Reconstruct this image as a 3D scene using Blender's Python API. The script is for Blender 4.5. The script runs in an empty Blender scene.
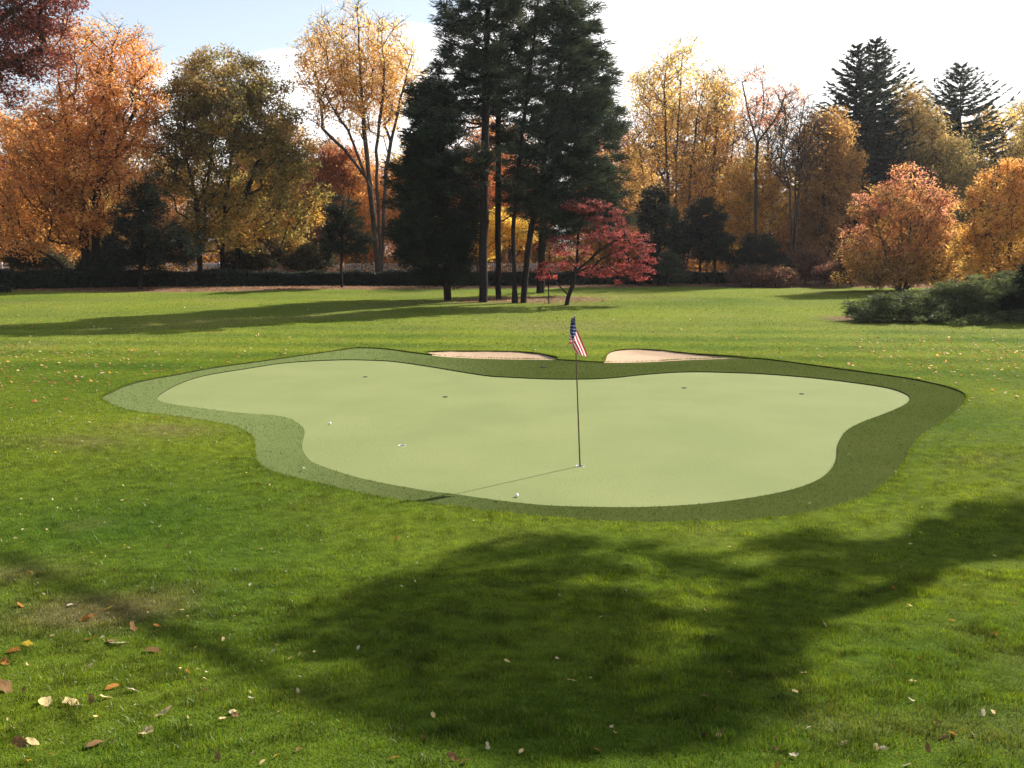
import bpy, math, random
import numpy as np
from mathutils import Vector
from mathutils.geometry import delaunay_2d_cdt

rs = np.random.RandomState(7)
random.seed(7)
C = bpy.context.scene.collection
SC = bpy.context.scene

# ------------------------------------------------------------------ camera maths
F = 943.0
EYE = 3.17
PITCH = math.atan(144.0 / F)
CP, SP = math.cos(PITCH), math.sin(PITCH)

def ray(px, py):
    r, u = (px - 512.0) / F, (384.0 - py) / F
    return np.array([r, CP + u * SP, -SP + u * CP])

def at(px, py, Y):
    d = ray(px, py)
    k = Y / d[1]
    return np.array([d[0] * k, Y, EYE + d[2] * k])

# ------------------------------------------------------------------ terrain
def sm(a, b, t):
    t = np.clip((t - a) / (b - a), 0, 1)
    return t * t * (3 - 2 * t)

_tab = np.random.RandomState(11).uniform(-1, 1, (40, 64, 64))
def _vn(x, y, k):
    xi = np.floor(x).astype(int); yi = np.floor(y).astype(int); fx = x - xi; fy = y - yi
    fx = fx * fx * (3 - 2 * fx); fy = fy * fy * (3 - 2 * fy); T_ = _tab[k % 40]
    a, b, c, d = T_[yi % 64, xi % 64], T_[yi % 64, (xi + 1) % 64], T_[(yi + 1) % 64, xi % 64], T_[(yi + 1) % 64, (xi + 1) % 64]
    return (a * (1 - fx) + b * fx) * (1 - fy) + (c * (1 - fx) + d * fx) * fy
def waves(x, y, s, k0=0, n=2):
    """smooth wandering value around 0, about -1..1, feature size s metres"""
    x = np.asarray(x, float) * 2 / s; y = np.asarray(y, float) * 2 / s
    r = _vn(x * .8 + y * .6, y * .8 - x * .6, k0)
    return 1.15 * r + .5 * _vn(x * 1.3 - y * 1.6 + 7, y * 1.3 + x * 1.6 + 3, k0 + 1)

def terrain(x, y):
    x = np.asarray(x, float); y = np.asarray(y, float)
    t = np.clip((9.6 - y) / 9.6, 0, 1.6)
    z = 1.57 * np.minimum(t, 1.0) ** 1.6 + 0.25 * np.clip(t - 1, 0, 1)
    z = z + 0.20 * np.exp(-((x + 7.2) ** 2 / 5.0 + (y - 14.2) ** 2 / 6.5))
    z = z + 0.10 * np.exp(-((x - 9.5) ** 2 / 6.0 + (y - 13.0) ** 2 / 9.0))
    z = z + 0.05 * waves(x, y, 16, 3) * sm(28, 40, y)
    z = z + 0.025 * waves(x, y, 4.5, 11) * (1 - sm(8, 10, y))
    return z

def ground(px, py, dz=0.0):
    d = ray(px, py)
    k = EYE / max(-d[2], 1e-3)
    for _ in range(30):
        p = d * k
        zt = float(terrain(p[0], p[1])) + dz
        k += 0.7 * (EYE + d[2] * k - zt) / -d[2]
    p = d * k
    return np.array([p[0], p[1], float(terrain(p[0], p[1])) + dz])

# ------------------------------------------------------------------ object helpers
def link(o):
    C.objects.link(o); return o

def thing(name, label, cat, loc=(0, 0, 0), group=None):
    o = link(bpy.data.objects.new(name, None))
    o.location = loc; o['label'] = label; o['category'] = cat
    o.empty_display_size = 0.2
    if group: o['group'] = group
    return o

def make_mesh(name, V, polys, mats, tint=None, smooth=False, mat_idx=None, uv=None):
    """polys: list of (n,k) int arrays"""
    me = bpy.data.meshes.new(name)
    V = np.asarray(V, np.float32)
    me.vertices.add(len(V)); me.vertices.foreach_set('co', V.ravel())
    polys = [np.asarray(p, np.int32) for p in polys if len(p)]
    nl = sum(p.size for p in polys); npol = sum(len(p) for p in polys)
    me.loops.add(nl); me.polygons.add(npol)
    me.loops.foreach_set('vertex_index', np.concatenate([p.ravel() for p in polys]))
    tot = np.concatenate([np.full(len(p), p.shape[1], np.int32) for p in polys])
    st = np.zeros(npol, np.int32); st[1:] = np.cumsum(tot)[:-1]
    me.polygons.foreach_set('loop_start', st)
    me.polygons.foreach_set('loop_total', tot)
    if smooth: me.polygons.foreach_set('use_smooth', np.ones(npol, bool))
    for m in (mats if isinstance(mats, (list, tuple)) else [mats]): me.materials.append(m)
    if mat_idx is not None: me.polygons.foreach_set('material_index', np.asarray(mat_idx, np.int32))
    me.update(calc_edges=True)
    if tint is not None:
        a = me.attributes.new('tint', 'FLOAT_COLOR', 'FACE' if len(tint) == npol else 'POINT')
        t = np.ones((len(tint), 4), np.float32); t[:, :3] = tint
        a.data.foreach_set('color', t.ravel())
    if uv is not None:
        l = me.uv_layers.new(name='UVMap')
        vi = np.concatenate([p.ravel() for p in polys])
        l.data.foreach_set('uv', np.asarray(uv, np.float32)[vi].ravel())
    return me

def obj(name, me, parent=None, **props):
    o = link(bpy.data.objects.new(name, me))
    if parent: o.parent = parent
    for k, v in props.items(): o[k] = v
    return o

def dup(root, loc, rotz, scale, label=None):
    r = root.copy(); C.objects.link(r)
    r.location = loc; r.rotation_euler = (0, 0, rotz); r.scale = scale
    if label: r['label'] = label
    for ch in list(root.children):
        c = ch.copy(); C.objects.link(c); c.parent = r
    return r

def unit(v):
    return v / np.maximum(np.linalg.norm(v, axis=-1, keepdims=True), 1e-9)

def tubes(A, B, ra, rb, k=6):
    """tapered round sticks from A to B -> verts, quads (one closed tip at B)"""
    A, B = np.asarray(A, float), np.asarray(B, float); n = len(A)
    d = unit(B - A)
    h = np.where(np.abs(d[:, 2:3]) > 0.9, np.array([[1., 0, 0]]), np.array([[0, 0, 1.]]))
    u = unit(np.cross(d, h)); v = np.cross(d, u)
    ang = np.arange(k) * 2 * math.pi / k
    ring = u[:, None] * np.cos(ang)[None, :, None] + v[:, None] * np.sin(ang)[None, :, None]
    P = np.concatenate([A[:, None] + ring * np.asarray(ra)[:, None, None], B[:, None] + ring * np.asarray(rb)[:, None, None]], 1)
    b = (np.arange(n) * 2 * k)[:, None]; i = np.arange(k)[None]; j = (i + 1) % k
    q = np.stack([b + i, b + j, b + j + k, b + i + k], -1).reshape(-1, 4)
    return P.reshape(-1, 3), q

# ------------------------------------------------------------------ materials
def new_mat(name):
    m = bpy.data.materials.new(name); m.use_nodes = True
    nt = m.node_tree; nt.nodes.clear()
    out = nt.nodes.new('ShaderNodeOutputMaterial')
    def N(t, **kw):
        n = nt.nodes.new('ShaderNode' + t)
        for k, v in kw.items():
            if k in n.inputs: n.inputs[k].default_value = v
            else: setattr(n, k, v)
        return n
    return m, nt, out, N

def mixcol(N, nt, fac, a, b, mode='MIX'):
    n = N('Mix', data_type='RGBA', blend_type=mode)
    for s, v in ((0, fac), (6, a), (7, b)):
        if hasattr(v, 'links') or isinstance(v, bpy.types.NodeSocket): nt.links.new(v, n.inputs[s])
        else: n.inputs[s].default_value = v if s == 0 else (*v, 1)
    return n.outputs[2]

def ramp(N, nt, src, a, b):
    n = N('MapRange', interpolation_type='SMOOTHSTEP')
    nt.links.new(src, n.inputs['Value'])
    n.inputs['From Min'].default_value = a; n.inputs['From Max'].default_value = b
    return n.outputs['Result']

def leaf_mat(name, trans=0.45, gloss=0.05, tmul=(1.15, 1.1, 0.7), rough=0.5):
    m, nt, out, N = new_mat(name)
    at_ = N('Attribute', attribute_name='tint')
    L = nt.links.new
    tc = mixcol(N, nt, 1.0, at_.outputs['Color'], tmul, 'MULTIPLY')
    d = N('BsdfDiffuse'); L(at_.outputs['Color'], d.inputs[0])
    t = N('BsdfTranslucent'); L(tc, t.inputs[0])
    mx = N('MixShader'); mx.inputs[0].default_value = trans
    L(d.outputs[0], mx.inputs[1]); L(t.outputs[0], mx.inputs[2])
    g = N('BsdfGlossy'); g.inputs['Roughness'].default_value = rough; g.inputs[0].default_value = (.8, .8, .8, 1)
    m2 = N('MixShader'); m2.inputs[0].default_value = gloss
    L(mx.outputs[0], m2.inputs[1]); L(g.outputs[0], m2.inputs[2])
    L(m2.outputs[0], out.inputs[0])
    return m

def simple_mat(name, col, rough=0.8, col2=None, scale=8.0, bump=0.0, bscale=40.0, metal=0.0, spec=0.12):
    m, nt, out, N = new_mat(name)
    L = nt.links.new
    p = N('BsdfPrincipled'); p.inputs['Roughness'].default_value = rough; p.inputs['Metallic'].default_value = metal
    p.inputs['Specular IOR Level'].default_value = spec
    tc = N('TexCoord')
    if col2 is not None:
        no = N('TexNoise'); no.inputs['Scale'].default_value = scale; no.inputs['Detail'].default_value = 6
        L(tc.outputs['Object'], no.inputs['Vector'])
        L(mixcol(N, nt, ramp(N, nt, no.outputs['Fac'], .35, .65), col, col2), p.inputs['Base Color'])
    else: p.inputs['Base Color'].default_value = (*col, 1)
    if bump:
        nb = N('TexNoise'); nb.inputs['Scale'].default_value = bscale; nb.inputs['Detail'].default_value = 4
        L(tc.outputs['Object'], nb.inputs['Vector'])
        b = N('Bump'); b.inputs['Strength'].default_value = bump; b.inputs['Distance'].default_value = 0.02
        L(nb.outputs['Fac'], b.inputs['Height']); L(b.outputs[0], p.inputs['Normal'])
    L(p.outputs[0], out.inputs[0])
    return m

M = {}
M['leaf'] = leaf_mat('autumn_leaf', .58, .015, (1.3, 1.25, 1.0))
M['needle'] = leaf_mat('conifer_needle', .26, .02, (1.1, 1.1, .7))
M['fibre'] = leaf_mat('turf_fibre', .5, .003, (1.1, 1.1, .6), .6)
M['grass'] = leaf_mat('grass_blade', .42, .02, (1.3, 1.15, .45), .4)
M['bark'] = simple_mat('bark', (.075, .058, .045), .95, (.035, .027, .022), 6, .6, 25)
M['bark_dark'] = simple_mat('dark_bark', (.022, .017, .015), .95, (.012, .010, .009), 6, .6, 25)
M['bark_grey'] = simple_mat('grey_bark', (.12, .10, .085), .95, (.06, .05, .042), 6, .6, 25)
M['soil'] = simple_mat('turf_edge_soil', (.035, .03, .015), .95, (.02, .03, .008), 30)
M['fence'] = simple_mat('weathered_wood', (.46, .45, .44), .9, (.34, .34, .35), 5, .3, 30)

# ------------------------------------------------------------------ light, sky, camera
AZ, EL = math.radians(47), math.radians(33)
SUN = np.array([math.sin(AZ) * math.cos(EL), math.cos(AZ) * math.cos(EL), math.sin(EL)])
sl = bpy.data.lights.new('sun', 'SUN'); sl.energy = 5.0; sl.angle = math.radians(0.53); sl.color = (1, .95, .88)
so = link(bpy.data.objects.new('sun', sl))
so.rotation_euler = Vector(-SUN).to_track_quat('-Z', 'Y').to_euler()
so.location = (30, 30, 40)

w = bpy.data.worlds.new('World'); SC.world = w; w.use_nodes = True
nt = w.node_tree; nt.nodes.clear()
wo = nt.nodes.new('ShaderNodeOutputWorld'); bg = nt.nodes.new('ShaderNodeBackground')
sky = nt.nodes.new('ShaderNodeTexSky'); sky.sky_type = 'NISHITA'; sky.sun_disc = False
sky.sun_elevation = EL; sky.sun_rotation = AZ; sky.air_density = 1.0; sky.dust_density = 1.6; sky.ozone_density = 1.0
bg.inputs['Strength'].default_value = 0.072
tc = nt.nodes.new('ShaderNodeTexCoord')
mp = nt.nodes.new('ShaderNodeMapping'); mp.inputs['Scale'].default_value = (1.6, 1.6, 5.0); mp.inputs['Location'].default_value = (0.35, 0.1, .2)
no = nt.nodes.new('ShaderNodeTexNoise'); no.inputs['Scale'].default_value = 1.7; no.inputs['Detail'].default_value = 5; no.inputs['Roughness'].default_value = .55
nt.links.new(tc.outputs['Generated'], mp.inputs[0]); nt.links.new(mp.outputs[0], no.inputs['Vector'])
sx = nt.nodes.new('ShaderNodeSeparateXYZ'); nt.links.new(tc.outputs['Generated'], sx.inputs[0])
ma = nt.nodes.new('ShaderNodeMath'); ma.operation = 'MULTIPLY_ADD'; ma.inputs[1].default_value = 0.95
nt.links.new(sx.outputs['X'], ma.inputs[0]); nt.links.new(no.outputs['Fac'], ma.inputs[2])
mr = nt.nodes.new('ShaderNodeMapRange'); mr.interpolation_type = 'SMOOTHSTEP'
mr.inputs['From Min'].default_value = .0; mr.inputs['From Max'].default_value = .15
ma2 = nt.nodes.new('ShaderNodeMath'); ma2.operation = 'MULTIPLY_ADD'; ma2.inputs[1].default_value = -1.0
nt.links.new(sx.outputs['Z'], ma2.inputs[0]); nt.links.new(ma.outputs[0], ma2.inputs[2])
nt.links.new(ma2.outputs[0], mr.inputs['Value'])
mx = nt.nodes.new('ShaderNodeMix'); mx.data_type = 'RGBA'
vz = nt.nodes.new('ShaderNodeMapRange'); vz.inputs['From Min'].default_value = .0; vz.inputs['From Max'].default_value = .5
vz.inputs['To Min'].default_value = .34; vz.inputs['To Max'].default_value = 0
nt.links.new(sx.outputs['Z'], vz.inputs['Value'])
vm = nt.nodes.new('ShaderNodeMath'); vm.operation = 'MAXIMUM'
nt.links.new(mr.outputs[0], vm.inputs[0]); nt.links.new(vz.outputs[0], vm.inputs[1])
nt.links.new(vm.outputs[0], mx.inputs[0]); nt.links.new(sky.outputs[0], mx.inputs[6]); mx.inputs[7].default_value = (9.2, 9.1, 8.95, 1)
nt.links.new(mx.outputs[2], bg.inputs[0]); nt.links.new(bg.outputs[0], wo.inputs[0])

cam = bpy.data.cameras.new('camera'); co = link(bpy.data.objects.new('camera', cam))
cam.sensor_width = 36; cam.lens = F / 1024 * 36; cam.clip_end = 6000; cam.clip_start = .05
co.location = (0, 0, EYE); co.rotation_euler = (math.pi / 2 - PITCH, 0, 0)
SC.camera = co
vs = SC.view_settings; vs.view_transform = 'Standard'; vs.look = 'None'; vs.gamma = 1; vs.exposure = 1.27
SC.cycles.max_bounces = 6; SC.cycles.diffuse_bounces = 3; SC.cycles.transmission_bounces = 4; SC.cycles.glossy_bounces = 2

# thin volume added over everything to lift the darks, standing in for sun glare
hm = bpy.data.materials.new('glare_haze'); hm.use_nodes = True; hn = hm.node_tree; hn.nodes.clear()
ho = hn.nodes.new('ShaderNodeOutputMaterial'); hv = hn.nodes.new('ShaderNodeVolumePrincipled')
hv.inputs['Density'].default_value = .00013; hv.inputs['Anisotropy'].default_value = .45; hv.inputs['Color'].default_value = (.93, .95, 1, 1)
hn.links.new(hv.outputs[0], ho.inputs['Volume'])
hx, hz0, hz1 = 2700.0, -3.0, 34.0
HV = np.array([(x, y + 50, z) for z in (hz0, hz1) for y in (-hx, hx) for x in (-hx, hx)])
HB = obj('glare_haze', make_mesh('glare_haze', HV, [np.array([(0, 2, 3, 1), (4, 5, 7, 6), (0, 1, 5, 4), (1, 3, 7, 5), (3, 2, 6, 7), (2, 0, 4, 6)])], hm), kind='stuff')

# ------------------------------------------------------------------ outlines, traced then laid on the ground
def smooth_loop(P, n):
    P = np.asarray(P); m = len(P)
    out = []
    for i in range(m):
        p0, p1, p2, p3 = P[i - 1], P[i], P[(i + 1) % m], P[(i + 2) % m]
        for s in range(n):
            t = s / n
            out.append(.5 * ((2 * p1) + (p2 - p0) * t + (2 * p0 - 5 * p1 + 4 * p2 - p3) * t * t + (3 * p1 - p0 - 3 * p2 + p3) * t ** 3))
    return np.array(out)

GREEN_PX = [(157, 399), (163, 393), (180, 384), (205, 376), (250, 368.5), (288, 363), (339, 360.3), (370, 360.6), (395, 362), (430, 367), (466, 373), (490, 376.5), (510, 377.7), (545, 379.3), (578, 379.6), (610, 378.5), (650, 374.5), (690, 372.3), (730, 373), (764, 374.4), (810, 378), (853, 383), (886, 388), (903.7, 393.5), (910, 399), (904, 406), (886, 414), (860, 424), (845, 433), (838, 446), (837, 458), (832, 469), (820, 480), (797, 489.5), (764, 497), (720, 503.5), (680, 507), (640, 508.7), (600, 508.6), (548, 507), (499, 502), (450, 495), (428, 492.5), (364, 480.5), (321, 467), (308, 459.5), (302, 447), (304.6, 431.6), (299, 425), (288, 419), (270, 416), (250, 415), (215, 411), (180, 406.5), (163, 403)]
FRINGE_PX = [(102, 400), (112, 394), (127, 387), (150, 381), (178, 376), (215, 369), (258, 363), (310, 355.5), (345, 350.5), (359, 349), (385, 350), (415, 354), (450, 358), (500, 360), (559, 361), (605, 363.5), (648, 363), (681, 361.2), (720, 359.8), (742, 359.3), (764, 360.2), (810, 366), (853, 372), (906, 379.5), (942, 387), (962, 394), (966, 400), (960, 409), (942, 424), (922, 437), (910, 452), (899, 472), (878, 491.5), (853, 505), (815, 515), (777, 521), (735, 524.5), (700, 525.6), (650, 526), (600, 524.5), (567, 522.5), (508, 517), (466, 511.5), (415, 505), (372, 499), (339, 491), (301, 482), (270, 473.5), (257, 462), (254, 442), (246, 434), (228, 427), (178, 419), (140, 414.5), (115, 408)]
BUNK_L_PX = [(426, 354), (450, 359.8), (500, 361.5), (550, 361.5), (558, 359), (548, 356.3), (531, 353.6), (500, 352.4), (460, 352.2), (436, 352.6)]
BUNK_R_PX = [(605, 365), (606, 359), (608.5, 354.5), (615, 352), (630, 350.4), (655, 351), (690, 354.5), (720, 356.5), (746, 358.6), (738, 361), (700, 362.5), (660, 365), (630, 366)]
def to_ground(px, n):
    P = np.array([ground(x, y)[:2] for x, y in px])
    return smooth_loop(P, n)
GREEN = to_ground(GREEN_PX, 4); FRINGE = to_ground(FRINGE_PX, 4)
BUNK_L = to_ground(BUNK_L_PX, 3); BUNK_R = to_ground(BUNK_R_PX, 3)
CUPS_PX = [(580, 466), (402, 445.5), (365, 377), (445, 397), (684, 388), (801.5, 394)]
CUPS = [ground(x, y) for x, y in CUPS_PX]
CUP_R = 0.058

def inside(poly, X, Y):
    X = np.asarray(X, float); Y = np.asarray(Y, float)
    r = np.zeros(X.shape, bool)
    x1, y1 = poly[-1]
    for x2, y2 in poly:
        c = ((y1 > Y) != (y2 > Y))
        if c.any():
            xi = (x2 - x1) * (Y - y1) / ((y2 - y1) if y2 != y1 else 1e-9) + x1
            r ^= c & (X < xi)
        x1, y1 = x2, y2
    return r

def pdist(poly, X, Y):
    X = np.asarray(X, float); Y = np.asarray(Y, float)
    d = np.full(X.shape, 1e9)
    a = poly; b = np.roll(poly, -1, 0)
    for (ax, ay), (bx, by) in zip(a, b):
        ex, ey = bx - ax, by - ay; L = ex * ex + ey * ey + 1e-12
        t = np.clip(((X - ax) * ex + (Y - ay) * ey) / L, 0, 1)
        d = np.minimum(d, (X - ax - t * ex) ** 2 + (Y - ay - t * ey) ** 2)
    return np.sqrt(d)

def cdt(points, loops):
    V = [Vector((float(p[0]), float(p[1]))) for p in points]; E = []
    for lp in loops:
        s = len(V); n = len(lp)
        V += [Vector((float(p[0]), float(p[1]))) for p in lp]
        E += [(s + i, s + (i + 1) % n) for i in range(n)]
    v, e, f, *_ = delaunay_2d_cdt(V, E, [], 0, 1e-5)
    return np.array([(p.x, p.y) for p in v]), np.array([t for t in f if len(t) == 3], np.int32)

def boundary_skirt(XY, T, Z, keep, depth):
    """quads hanging down from the open edges that keep() accepts"""
    e = np.concatenate([T[:, [0, 1]], T[:, [1, 2]], T[:, [2, 0]]])
    key = np.sort(e, 1); k = key[:, 0].astype(np.int64) * 10 ** 7 + key[:, 1]
    _, inv, cnt = np.unique(k, return_inverse=True, return_counts=True)
    b = e[cnt[inv] == 1]
    mid = XY[b].mean(1); b = b[keep(mid)]
    A = np.column_stack([XY[b[:, 0]], Z[b[:, 0]]]); B = np.column_stack([XY[b[:, 1]], Z[b[:, 1]]])
    dn = np.array([0, 0, -depth])
    return np.stack([A, B, B + dn, A + dn], 1)

# ------------------------------------------------------------------ lawn
def wood_amount(x, y):
    """0 = mown grass, 1 = leaf-strewn bare ground (under the pines, along and behind the hedge)"""
    edge = 59.5 + 0.13 * (x + 15) + 0.9 * waves(x, y, 7, 5) - 3.0 * sm(18, 30, x)
    wdd = sm(-1.2, 1.0, y - edge)
    pine = np.exp(-((x - 0.6) / 4.6) ** 4 - ((y - 51.0) / 3.6) ** 4) * (0.75 + .3 * waves(x, y, 2.5, 9))
    jun = np.exp(-((x - 17.5) / 5) ** 4 - ((y - 38.5) / 2.2) ** 4)
    return np.clip(np.maximum(np.maximum(wdd, pine), jun), 0, 1)

def lawn_col(x, y):
    a = np.array([.046, .092, .009]); b = np.array([.148, .184, .015]); c = np.array([.170, .125, .065])
    n1 = .5 + .5 * waves(x, y, 5.5, 1) + .25 * waves(x, y, 1.6, 8)
    stripe = np.sin(6.283 * (y + .06 * x + .3 * waves(x, y, 14, 2)) / 2.6) * sm(19, 27, y)
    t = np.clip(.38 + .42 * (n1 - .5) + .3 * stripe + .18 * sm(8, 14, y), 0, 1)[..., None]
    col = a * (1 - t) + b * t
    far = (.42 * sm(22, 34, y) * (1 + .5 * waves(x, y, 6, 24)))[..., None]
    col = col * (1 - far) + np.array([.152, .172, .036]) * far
    dry = np.clip(.9 * np.exp(-((x - D1[0]) / .55) ** 2 - ((y - D1[1]) / .45) ** 2) + .55 * np.exp(-((x - D2[0]) / .8) ** 2 - ((y - D2[1]) / .5) ** 2) + .5 * np.exp(-((x - D3[0]) / .7) ** 2 - ((y - D3[1]) / .4) ** 2) + .45 * np.exp(-((x - D4[0]) / .5) ** 2 - ((y - D4[1]) / .4) ** 2) + .22 * sm(.75, 1.3, waves(x, y, 2.2, 15)) + .3 * sm(.3, 1.2, waves(x, y, 9, 18)) * sm(24, 30, y), 0, 1)[..., None]
    return col * (1 - dry) + c * dry
D1 = ground(88, 618); D2 = ground(165, 432); D3 = ground(80, 445); D4 = ground(10, 580)

LIP = 0.048
ip = []
def grid(x0, x1, y0, y1, s):
    X, Y = np.meshgrid(np.arange(x0, x1, s), np.arange(y0, y1, s))
    P = np.column_stack([X.ravel(), Y.ravel()]); return P + rs.uniform(-.2, .2, P.shape) * s
p1 = grid(-20, 20, -2, 34, .45)
p2 = grid(-90, 90, -20, 140, 2.2); p2 = p2[~((np.abs(p2[:, 0]) < 20.5) & (p2[:, 1] > -2.5) & (p2[:, 1] < 34.5))]
ring = [(r * math.cos(a), 50 + r * math.sin(a)) for r in (160, 320, 800, 2500) for a in np.linspace(0, 6.283, 25)[:-1]]
pts = np.concatenate([p1, p2, np.array(ring)])
dd = np.minimum(np.minimum(pdist(FRINGE, pts[:, 0], pts[:, 1]), pdist(BUNK_L, pts[:, 0], pts[:, 1])), pdist(BUNK_R, pts[:, 0], pts[:, 1]))
pts = pts[dd > .12]
XY, T = cdt(pts, [FRINGE, BUNK_L, BUNK_R])
ctr = XY[T].mean(1)
hole = inside(FRINGE, ctr[:, 0], ctr[:, 1]) | inside(BUNK_L, ctr[:, 0], ctr[:, 1]) | inside(BUNK_R, ctr[:, 0], ctr[:, 1])
T = T[~hole]
Z = terrain(XY[:, 0], XY[:, 1]) + LIP
ar = np.cross(np.column_stack([XY[T[:, 1]] - XY[T[:, 0]], np.zeros(len(T))]), np.column_stack([XY[T[:, 2]] - XY[T[:, 0]], np.zeros(len(T))]))[:, 2]
T[ar < 0] = T[ar < 0][:, ::-1]
sk = boundary_skirt(XY, T, Z, lambda m: (np.hypot(m[:, 0], m[:, 1] - 15) < 40), .12)
V = np.concatenate([np.column_stack([XY, Z]), sk.reshape(-1, 3)])
q = len(XY) + np.arange(len(sk) * 4).reshape(-1, 4)
colv = lawn_col(XY[:, 0], XY[:, 1]) * (.72 + .28 * sm(14, 34, XY[:, 1]))[:, None]; wv = wood_amount(XY[:, 0], XY[:, 1])  # near ground darkened: shade between blade roots and view falloff put into the tint
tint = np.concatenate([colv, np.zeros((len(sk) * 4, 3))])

m, nt, out, N = new_mat('lawn'); L = nt.links.new
tcd = N('TexCoord'); a1 = N('Attribute', attribute_name='tint'); a2 = N('Attribute', attribute_name='wood')
n1 = N('TexNoise'); n1.inputs['Scale'].default_value = 9; n1.inputs['Detail'].default_value = 8; L(tcd.outputs['Object'], n1.inputs['Vector'])
n2 = N('TexNoise'); n2.inputs['Scale'].default_value = 60; n2.inputs['Detail'].default_value = 4; L(tcd.outputs['Object'], n2.inputs['Vector'])
n3 = N('TexNoise'); n3.inputs['Scale'].default_value = 1.3; n3.inputs['Detail'].default_value = 6; L(tcd.outputs['Object'], n3.inputs['Vector'])
g1 = mixcol(N, nt, ramp(N, nt, n1.outputs['Fac'], .3, .7), (.72, .75, .7), (1.25, 1.2, 1.3))
g2 = mixcol(N, nt, 1.0, a1.outputs['Color'], g1, 'MULTIPLY')
vor = N('TexVoronoi'); vor.inputs['Scale'].default_value = 7; L(tcd.outputs['Object'], vor.inputs['Vector'])
lit = mixcol(N, nt, n1.outputs['Fac'], (.085, .048, .028), (.17, .10, .06))
lit2 = mixcol(N, nt, ramp(N, nt, n3.outputs['Fac'], .35, .7), lit, (.22, .13, .085))
thr = N('Math', operation='ADD'); L(a2.outputs['Fac'], thr.inputs[0])
mm = N('Math', operation='MULTIPLY_ADD'); L(n1.outputs['Fac'], mm.inputs[0]); mm.inputs[1].default_value = .6; mm.inputs[2].default_value = -.3
L(mm.outputs[0], thr.inputs[1])
gcol = mixcol(N, nt, ramp(N, nt, thr.outputs[0], .3, .7), g2, lit2)
p = N('BsdfPrincipled'); p.inputs['Roughness'].default_value = .95; p.inputs['Specular IOR Level'].default_value = .02
L(gcol, p.inputs['Base Color'])
b = N('Bump'); b.inputs['Strength'].default_value = .8; b.inputs['Distance'].default_value = .03
ad = N('Math', operation='ADD'); L(n1.outputs['Fac'], ad.inputs[0]); L(n2.outputs['Fac'], ad.inputs[1])
L(ad.outputs[0], b.inputs['Height']); L(b.outputs[0], p.inputs['Normal']); L(p.outputs[0], out.inputs[0])
M['lawn'] = m
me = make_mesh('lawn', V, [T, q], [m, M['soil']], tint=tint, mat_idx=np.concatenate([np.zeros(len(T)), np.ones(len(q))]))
wa = me.attributes.new('wood', 'FLOAT', 'POINT'); wa.data.foreach_set('value', np.concatenate([wv, np.zeros(len(sk) * 4)]).astype(np.float32))
me.polygons.foreach_set('use_smooth', np.concatenate([np.ones(len(T), bool), np.zeros(len(q), bool)]))
obj('lawn', me, kind='structure')

# ------------------------------------------------------------------ green, fringe, bunkers
def turf_mat(name, c1, c2, speck, sp_scale, sp_amt, bump, big=(.9, 1.1), pale=None):
    m, nt, out, N = new_mat(name); L = nt.links.new
    tcd = N('TexCoord')
    a = N('TexNoise'); a.inputs['Scale'].default_value = .5; a.inputs['Detail'].default_value = 5; L(tcd.outputs['Object'], a.inputs['Vector'])
    f = N('TexNoise'); f.inputs['Scale'].default_value = sp_scale; f.inputs['Detail'].default_value = 5; f.inputs['Roughness'].default_value = .7; L(tcd.outputs['Object'], f.inputs['Vector'])
    f2 = N('TexNoise'); f2.inputs['Scale'].default_value = sp_scale * 4; f2.inputs['Detail'].default_value = 3; L(tcd.outputs['Object'], f2.inputs['Vector'])
    base = mixcol(N, nt, ramp(N, nt, a.outputs['Fac'], .3, .7), c1, c2)
    b2 = mixcol(N, nt, ramp(N, nt, f.outputs['Fac'], .62 - .2 * sp_amt, .78), base, speck)
    v = mixcol(N, nt, f2.outputs['Fac'], (big[0],) * 3, (big[1],) * 3)
    b3 = mixcol(N, nt, 1.0, b2, v, 'MULTIPLY')
    if pale is not None:                         # nap sheen painted in as a paler colour towards the left end
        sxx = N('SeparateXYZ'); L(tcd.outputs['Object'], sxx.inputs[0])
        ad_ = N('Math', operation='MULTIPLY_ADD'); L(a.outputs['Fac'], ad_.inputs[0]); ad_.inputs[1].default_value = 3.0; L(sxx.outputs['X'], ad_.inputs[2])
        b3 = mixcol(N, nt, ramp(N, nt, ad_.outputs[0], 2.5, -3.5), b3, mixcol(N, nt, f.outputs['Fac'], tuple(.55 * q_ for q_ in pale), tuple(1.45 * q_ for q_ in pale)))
    p = N('BsdfPrincipled'); p.inputs['Roughness'].default_value = .9; p.inputs['Specular IOR Level'].default_value = .15
    p.inputs['Specular IOR Level'].default_value = .05
    L(b3, p.inputs['Base Color'])
    b = N('Bump'); b.inputs['Strength'].default_value = bump; b.inputs['Distance'].default_value = .012
    ad = N('Math', operation='ADD'); L(f.outputs['Fac'], ad.inputs[0]); L(f2.outputs['Fac'], ad.inputs[1]); L(ad.outputs[0], b.inputs['Height'])
    L(b.outputs[0], p.inputs['Normal']); L(p.outputs[0], out.inputs[0])
    return m
M['green'] = turf_mat('putting_turf', (.168, .194, .073), (.192, .214, .084), (.225, .25, .12), 38, .6, .6, (.7, 1.3))
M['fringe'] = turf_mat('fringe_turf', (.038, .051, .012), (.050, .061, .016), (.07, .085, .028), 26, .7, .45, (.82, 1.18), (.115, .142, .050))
for n_ in M['fringe'].node_tree.nodes:
    if n_.type == 'BSDF_PRINCIPLED': n_.inputs['Specular IOR Level'].default_value = 0
M['sand'] = turf_mat('bunker_sand', (.36, .25, .16), (.43, .30, .20), (.26, .16, .10), 6, .5, .6)

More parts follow.
